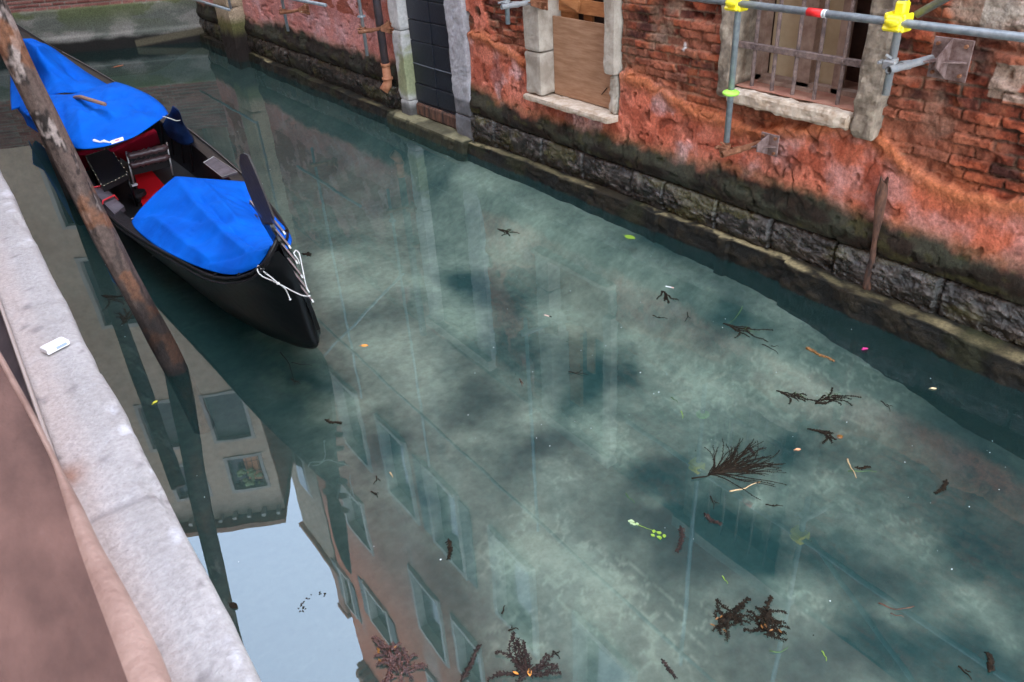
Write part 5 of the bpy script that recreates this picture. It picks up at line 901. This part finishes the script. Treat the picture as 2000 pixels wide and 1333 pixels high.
for k_, (kind, x0, y0, x1, y1, lb) in enumerate(FLOAT):
    r_ = np.random.RandomState(100 + k_); A_ = Vector((x0, y0, 0)) * S; B_ = Vector((x1, y1, 0)) * S; D_ = B_ - A_; L_ = D_.length; u_ = D_.normalized(); q = MB(); m_ = M['sw']; c_ = A_.lerp(B_, .5); parts = []
    pv = Vector((-u_.y, u_.x, 0))
    if kind == 'fan':
        for i in range(62):
            a0 = -.40 + 1.15 * i / 61 + r_.randn() * .05; dd = (u_ * math.cos(a0) + pv * math.sin(a0)); st_ = A_ + u_ * L_ * (.05 + .3 * r_.rand()); frond(q, st_, dd, L_ * (.55 + .4 * r_.rand()), .0035, 1, r_, r_.uniform(-.2, .6), .004 + .012 * r_.rand(), .006)
        frond(q, A_ - u_ * .08, u_, L_ * .7, .005, 0, r_, .1, .006)
        g = MB(); leaf(g, c_ + pv * .05, 1.2, .06, .012); leaf(g, c_ - pv * .02, .3, .04, .01); parts.append((g, M['swa'], 'amber_leaf'))
    elif kind in ('tuft', 'redweed'):
        for i in range(26):
            t_ = r_.rand(); a0 = r_.rand() * 6.3; frond(q, A_.lerp(B_, t_ * (.9 if kind == 'redweed' else .45)) + Vector((r_.randn() * .02, r_.randn() * .02, 0)), Vector((math.cos(a0), math.sin(a0), 0)), .05 + .05 * r_.rand(), .004, 1, r_, r_.randn(), .004 + .014 * r_.rand(), .011)
        frond(q, A_, u_, L_ * 1.1, .008, 2, r_, (.9 if k_ == 1 else -.9), .012, .014)
        if kind == 'redweed': m_ = M['swr']
        g = MB()
        for i in range(4): leaf(g, A_ + Vector((r_.randn() * .03, r_.randn() * .03, .016)), r_.rand() * 6, .024, .010)
        parts.append((g, M['swa'], 'amber_leaf'))
    elif kind == 'bush':
        m_ = M['swp']
        for i in range(15):
            a0 = -1.6 + 3.4 * i / 14 + r_.randn() * .12; dd = (u_ * math.cos(a0) + pv * math.sin(a0)); frond(q, A_ + u_ * .03, dd, L_ * (.5 + .55 * r_.rand()), .0045, 2, r_, r_.randn() * .5, .004 + .014 * r_.rand(), .012)
        g = MB(); leaf(g, A_ + Vector((.03, .02, .02)), 1, .04, .02); leaf(g, A_ + Vector((-.02, .06, .016)), 2, .03, .012); parts.append((g, M['lorange'], 'orange_leaf'))
    elif kind == 'feather':
        frond(q, A_, u_, L_ * 1.1, .0055 if L_ > .1 else .004, 3, r_, r_.choice([-1, 1]) * r_.uniform(.3, 1.1), .006, .013 if L_ > .1 else .010); m_ = M['swp'] if r_.rand() < .5 else M['sw']
    elif kind in ('sprig', 'fork'):
        n_ = 4 if kind == 'sprig' else 5
        for i in range(n_ + 3): a0 = r_.uniform(-.7, .7); frond(q, A_.lerp(B_, r_.rand() * .55), u_ * math.cos(a0) + pv * math.sin(a0), L_ * r_.uniform(.35, .7), .0045 if 'faint' not in lb else .003, 2, r_, r_.randn() * .7, .006, .008)
        if 'green' in lb:
            g = MB(); frond(g, c_, pv, L_ * .16, .002, 0, r_, .3, .012); frond(g, c_ + u_ * .03, u_, L_ * .2, .002, 0, r_, -.3, .012); parts.append((g, M['gblade'], 'green_blade'))
        if 'amber' in lb: g = MB(); g.blob(B_ + Vector((0, 0, .006)), .022, .018, .008, 8, 5); parts.append((g, M['swa'], 'amber_root'))
    elif kind == 'husk': frond(q, A_, u_, L_, .011, 1, r_, .5, .006, .012); frond(q, A_, u_, L_ * .4, .006, 1, r_, -.9, .012, .01); m_ = M['swa']
    elif kind == 'twig': frond(q, A_, u_, L_, .0038 if L_ > .09 else .0045, 0, r_, r_.randn() * .5, .005); frond(q, A_.lerp(B_, .4), (u_ + pv * .6).normalized(), L_ * .35, .003, 0, r_, 0, .005); m_ = M['post'] if ('brown' in lb or 'stem' in lb) else M['sw']
    elif kind == 'straw': frond(q, A_, u_, L_, .0045, 0, r_, .05, .008); m_ = M['straw']
    elif kind == 'blade': frond(q, A_, u_, max(L_, .05), .003, 0, r_, r_.choice([-1, 1]) * .8, .005); m_ = M['gblade'] if 'yellow' not in lb and 'bright' not in lb else M['ygreen']
    elif kind in ('leaf', 'oleaf', 'yleaf', 'cleaf', 'rleaf', 'dleaf'):
        m_ = {'leaf': M['ygreen'], 'oleaf': M['lorange'] if 'bow' in lb else M['lcoral'], 'yleaf': M['lyel'], 'cleaf': M['lcream'], 'rleaf': M['ember'], 'dleaf': M['sw']}[kind]
        leaf(q, c_, math.atan2(u_.y, u_.x), max(L_, .035), max(L_, .035) * (.25 if kind == 'rleaf' else .62), .005)
        frond(q, c_ - u_ * L_ * .4, -u_, L_ * .35, .0015, 0, r_, .3, .004)
    elif kind == 'petal':
        m_ = M['petal']
        for a0 in (0, 1.3, 2.5): leaf(q, c_ + Vector((math.cos(a0) * .012, math.sin(a0) * .012, .003)), a0, .03, .022, .008)
    elif kind == 'twin':
        m_ = M['pgreen']
        for i in range(6): leaf(q, A_ + Vector((r_.randn() * .015, r_.randn() * .015, .003)), r_.rand() * 6, .022, .018)
        g = MB()
        for i in range(7): leaf(g, B_ + Vector((r_.randn() * .018, r_.randn() * .018, .004)), r_.rand() * 6, .026, .020)
        frond(g, A_, u_, L_, .002, 0, r_, .2, .004); parts.append((g, M['ygreen'], 'bright_leaves'))
    elif kind == 'cig':
        q.tube([A_ + Vector((0, 0, .003)), A_.lerp(B_, .72) + Vector((0, 0, .003))], .004, 8); m_ = M['cig'] if 'white' in lb else M['cigp']
        g = MB(); g.tube([A_.lerp(B_, .73) + Vector((0, 0, .003)), B_ + Vector((0, 0, .003))], .0042, 8); parts.append((g, M['cigp'] if 'white' in lb else M['sw'], 'filter'))
    o = q.build(NAMES[kind], m_, None, smooth=kind not in ('cig',), label=lb, cat=CATS[kind], base=c_)
    if kind in ('feather', 'twig', 'fan', 'tuft', 'bush', 'redweed', 'sprig', 'fork'): o['group'] = {'feather': 'seaweed fronds', 'twig': 'floating twigs', 'sprig': 'floating sprigs', 'fork': 'floating sprigs'}.get(kind, 'seaweed clumps')
    for g, gm, nm in parts: g.build(nm, gm, o)
# floating dust and foam flecks
q = MB(); q2 = MB(); r_ = np.random.RandomState(5)
for i in range(190):
    x_, y_ = r_.uniform(.15, 5.0), r_.uniform(.3, 1) ** 1.3 * 12
    if r_.rand() < .45: x_ = 2.2 + 2.6 * r_.rand(); y_ = 1 + 4 * r_.rand()
    s_ = .0014 + .003 * r_.rand() ** 2
    if .8 < x_ < 2.35 and y_ > 4.4: continue
    (q if r_.rand() < .6 else q2).blob((x_, y_, .001), s_ * r_.uniform(.7, 1.5), s_, s_ * .5, 5, 3)
q.build('foam_flecks', M['speck'], None, kind='stuff'); q2.build('floating_dust', M['sw'], None, kind='stuff')
q = MB(); cx_, cy_ = H((.19, .90, 0)).x, H((.19, .90, 0)).y
for i in range(26): a_ = r_.rand() * 3.6; rr = .05 + .03 * r_.rand(); q.blob((cx_ + math.cos(a_) * rr, cy_ + math.sin(a_) * rr * .7, .001), .004 + .003 * r_.rand(), .004, .002, 5, 3)
q.build('weed_specks', M['sw'], None, label='scatter of black specks floating over the mirrored blue sky', cat='weed', base=(cx_, cy_, 0))
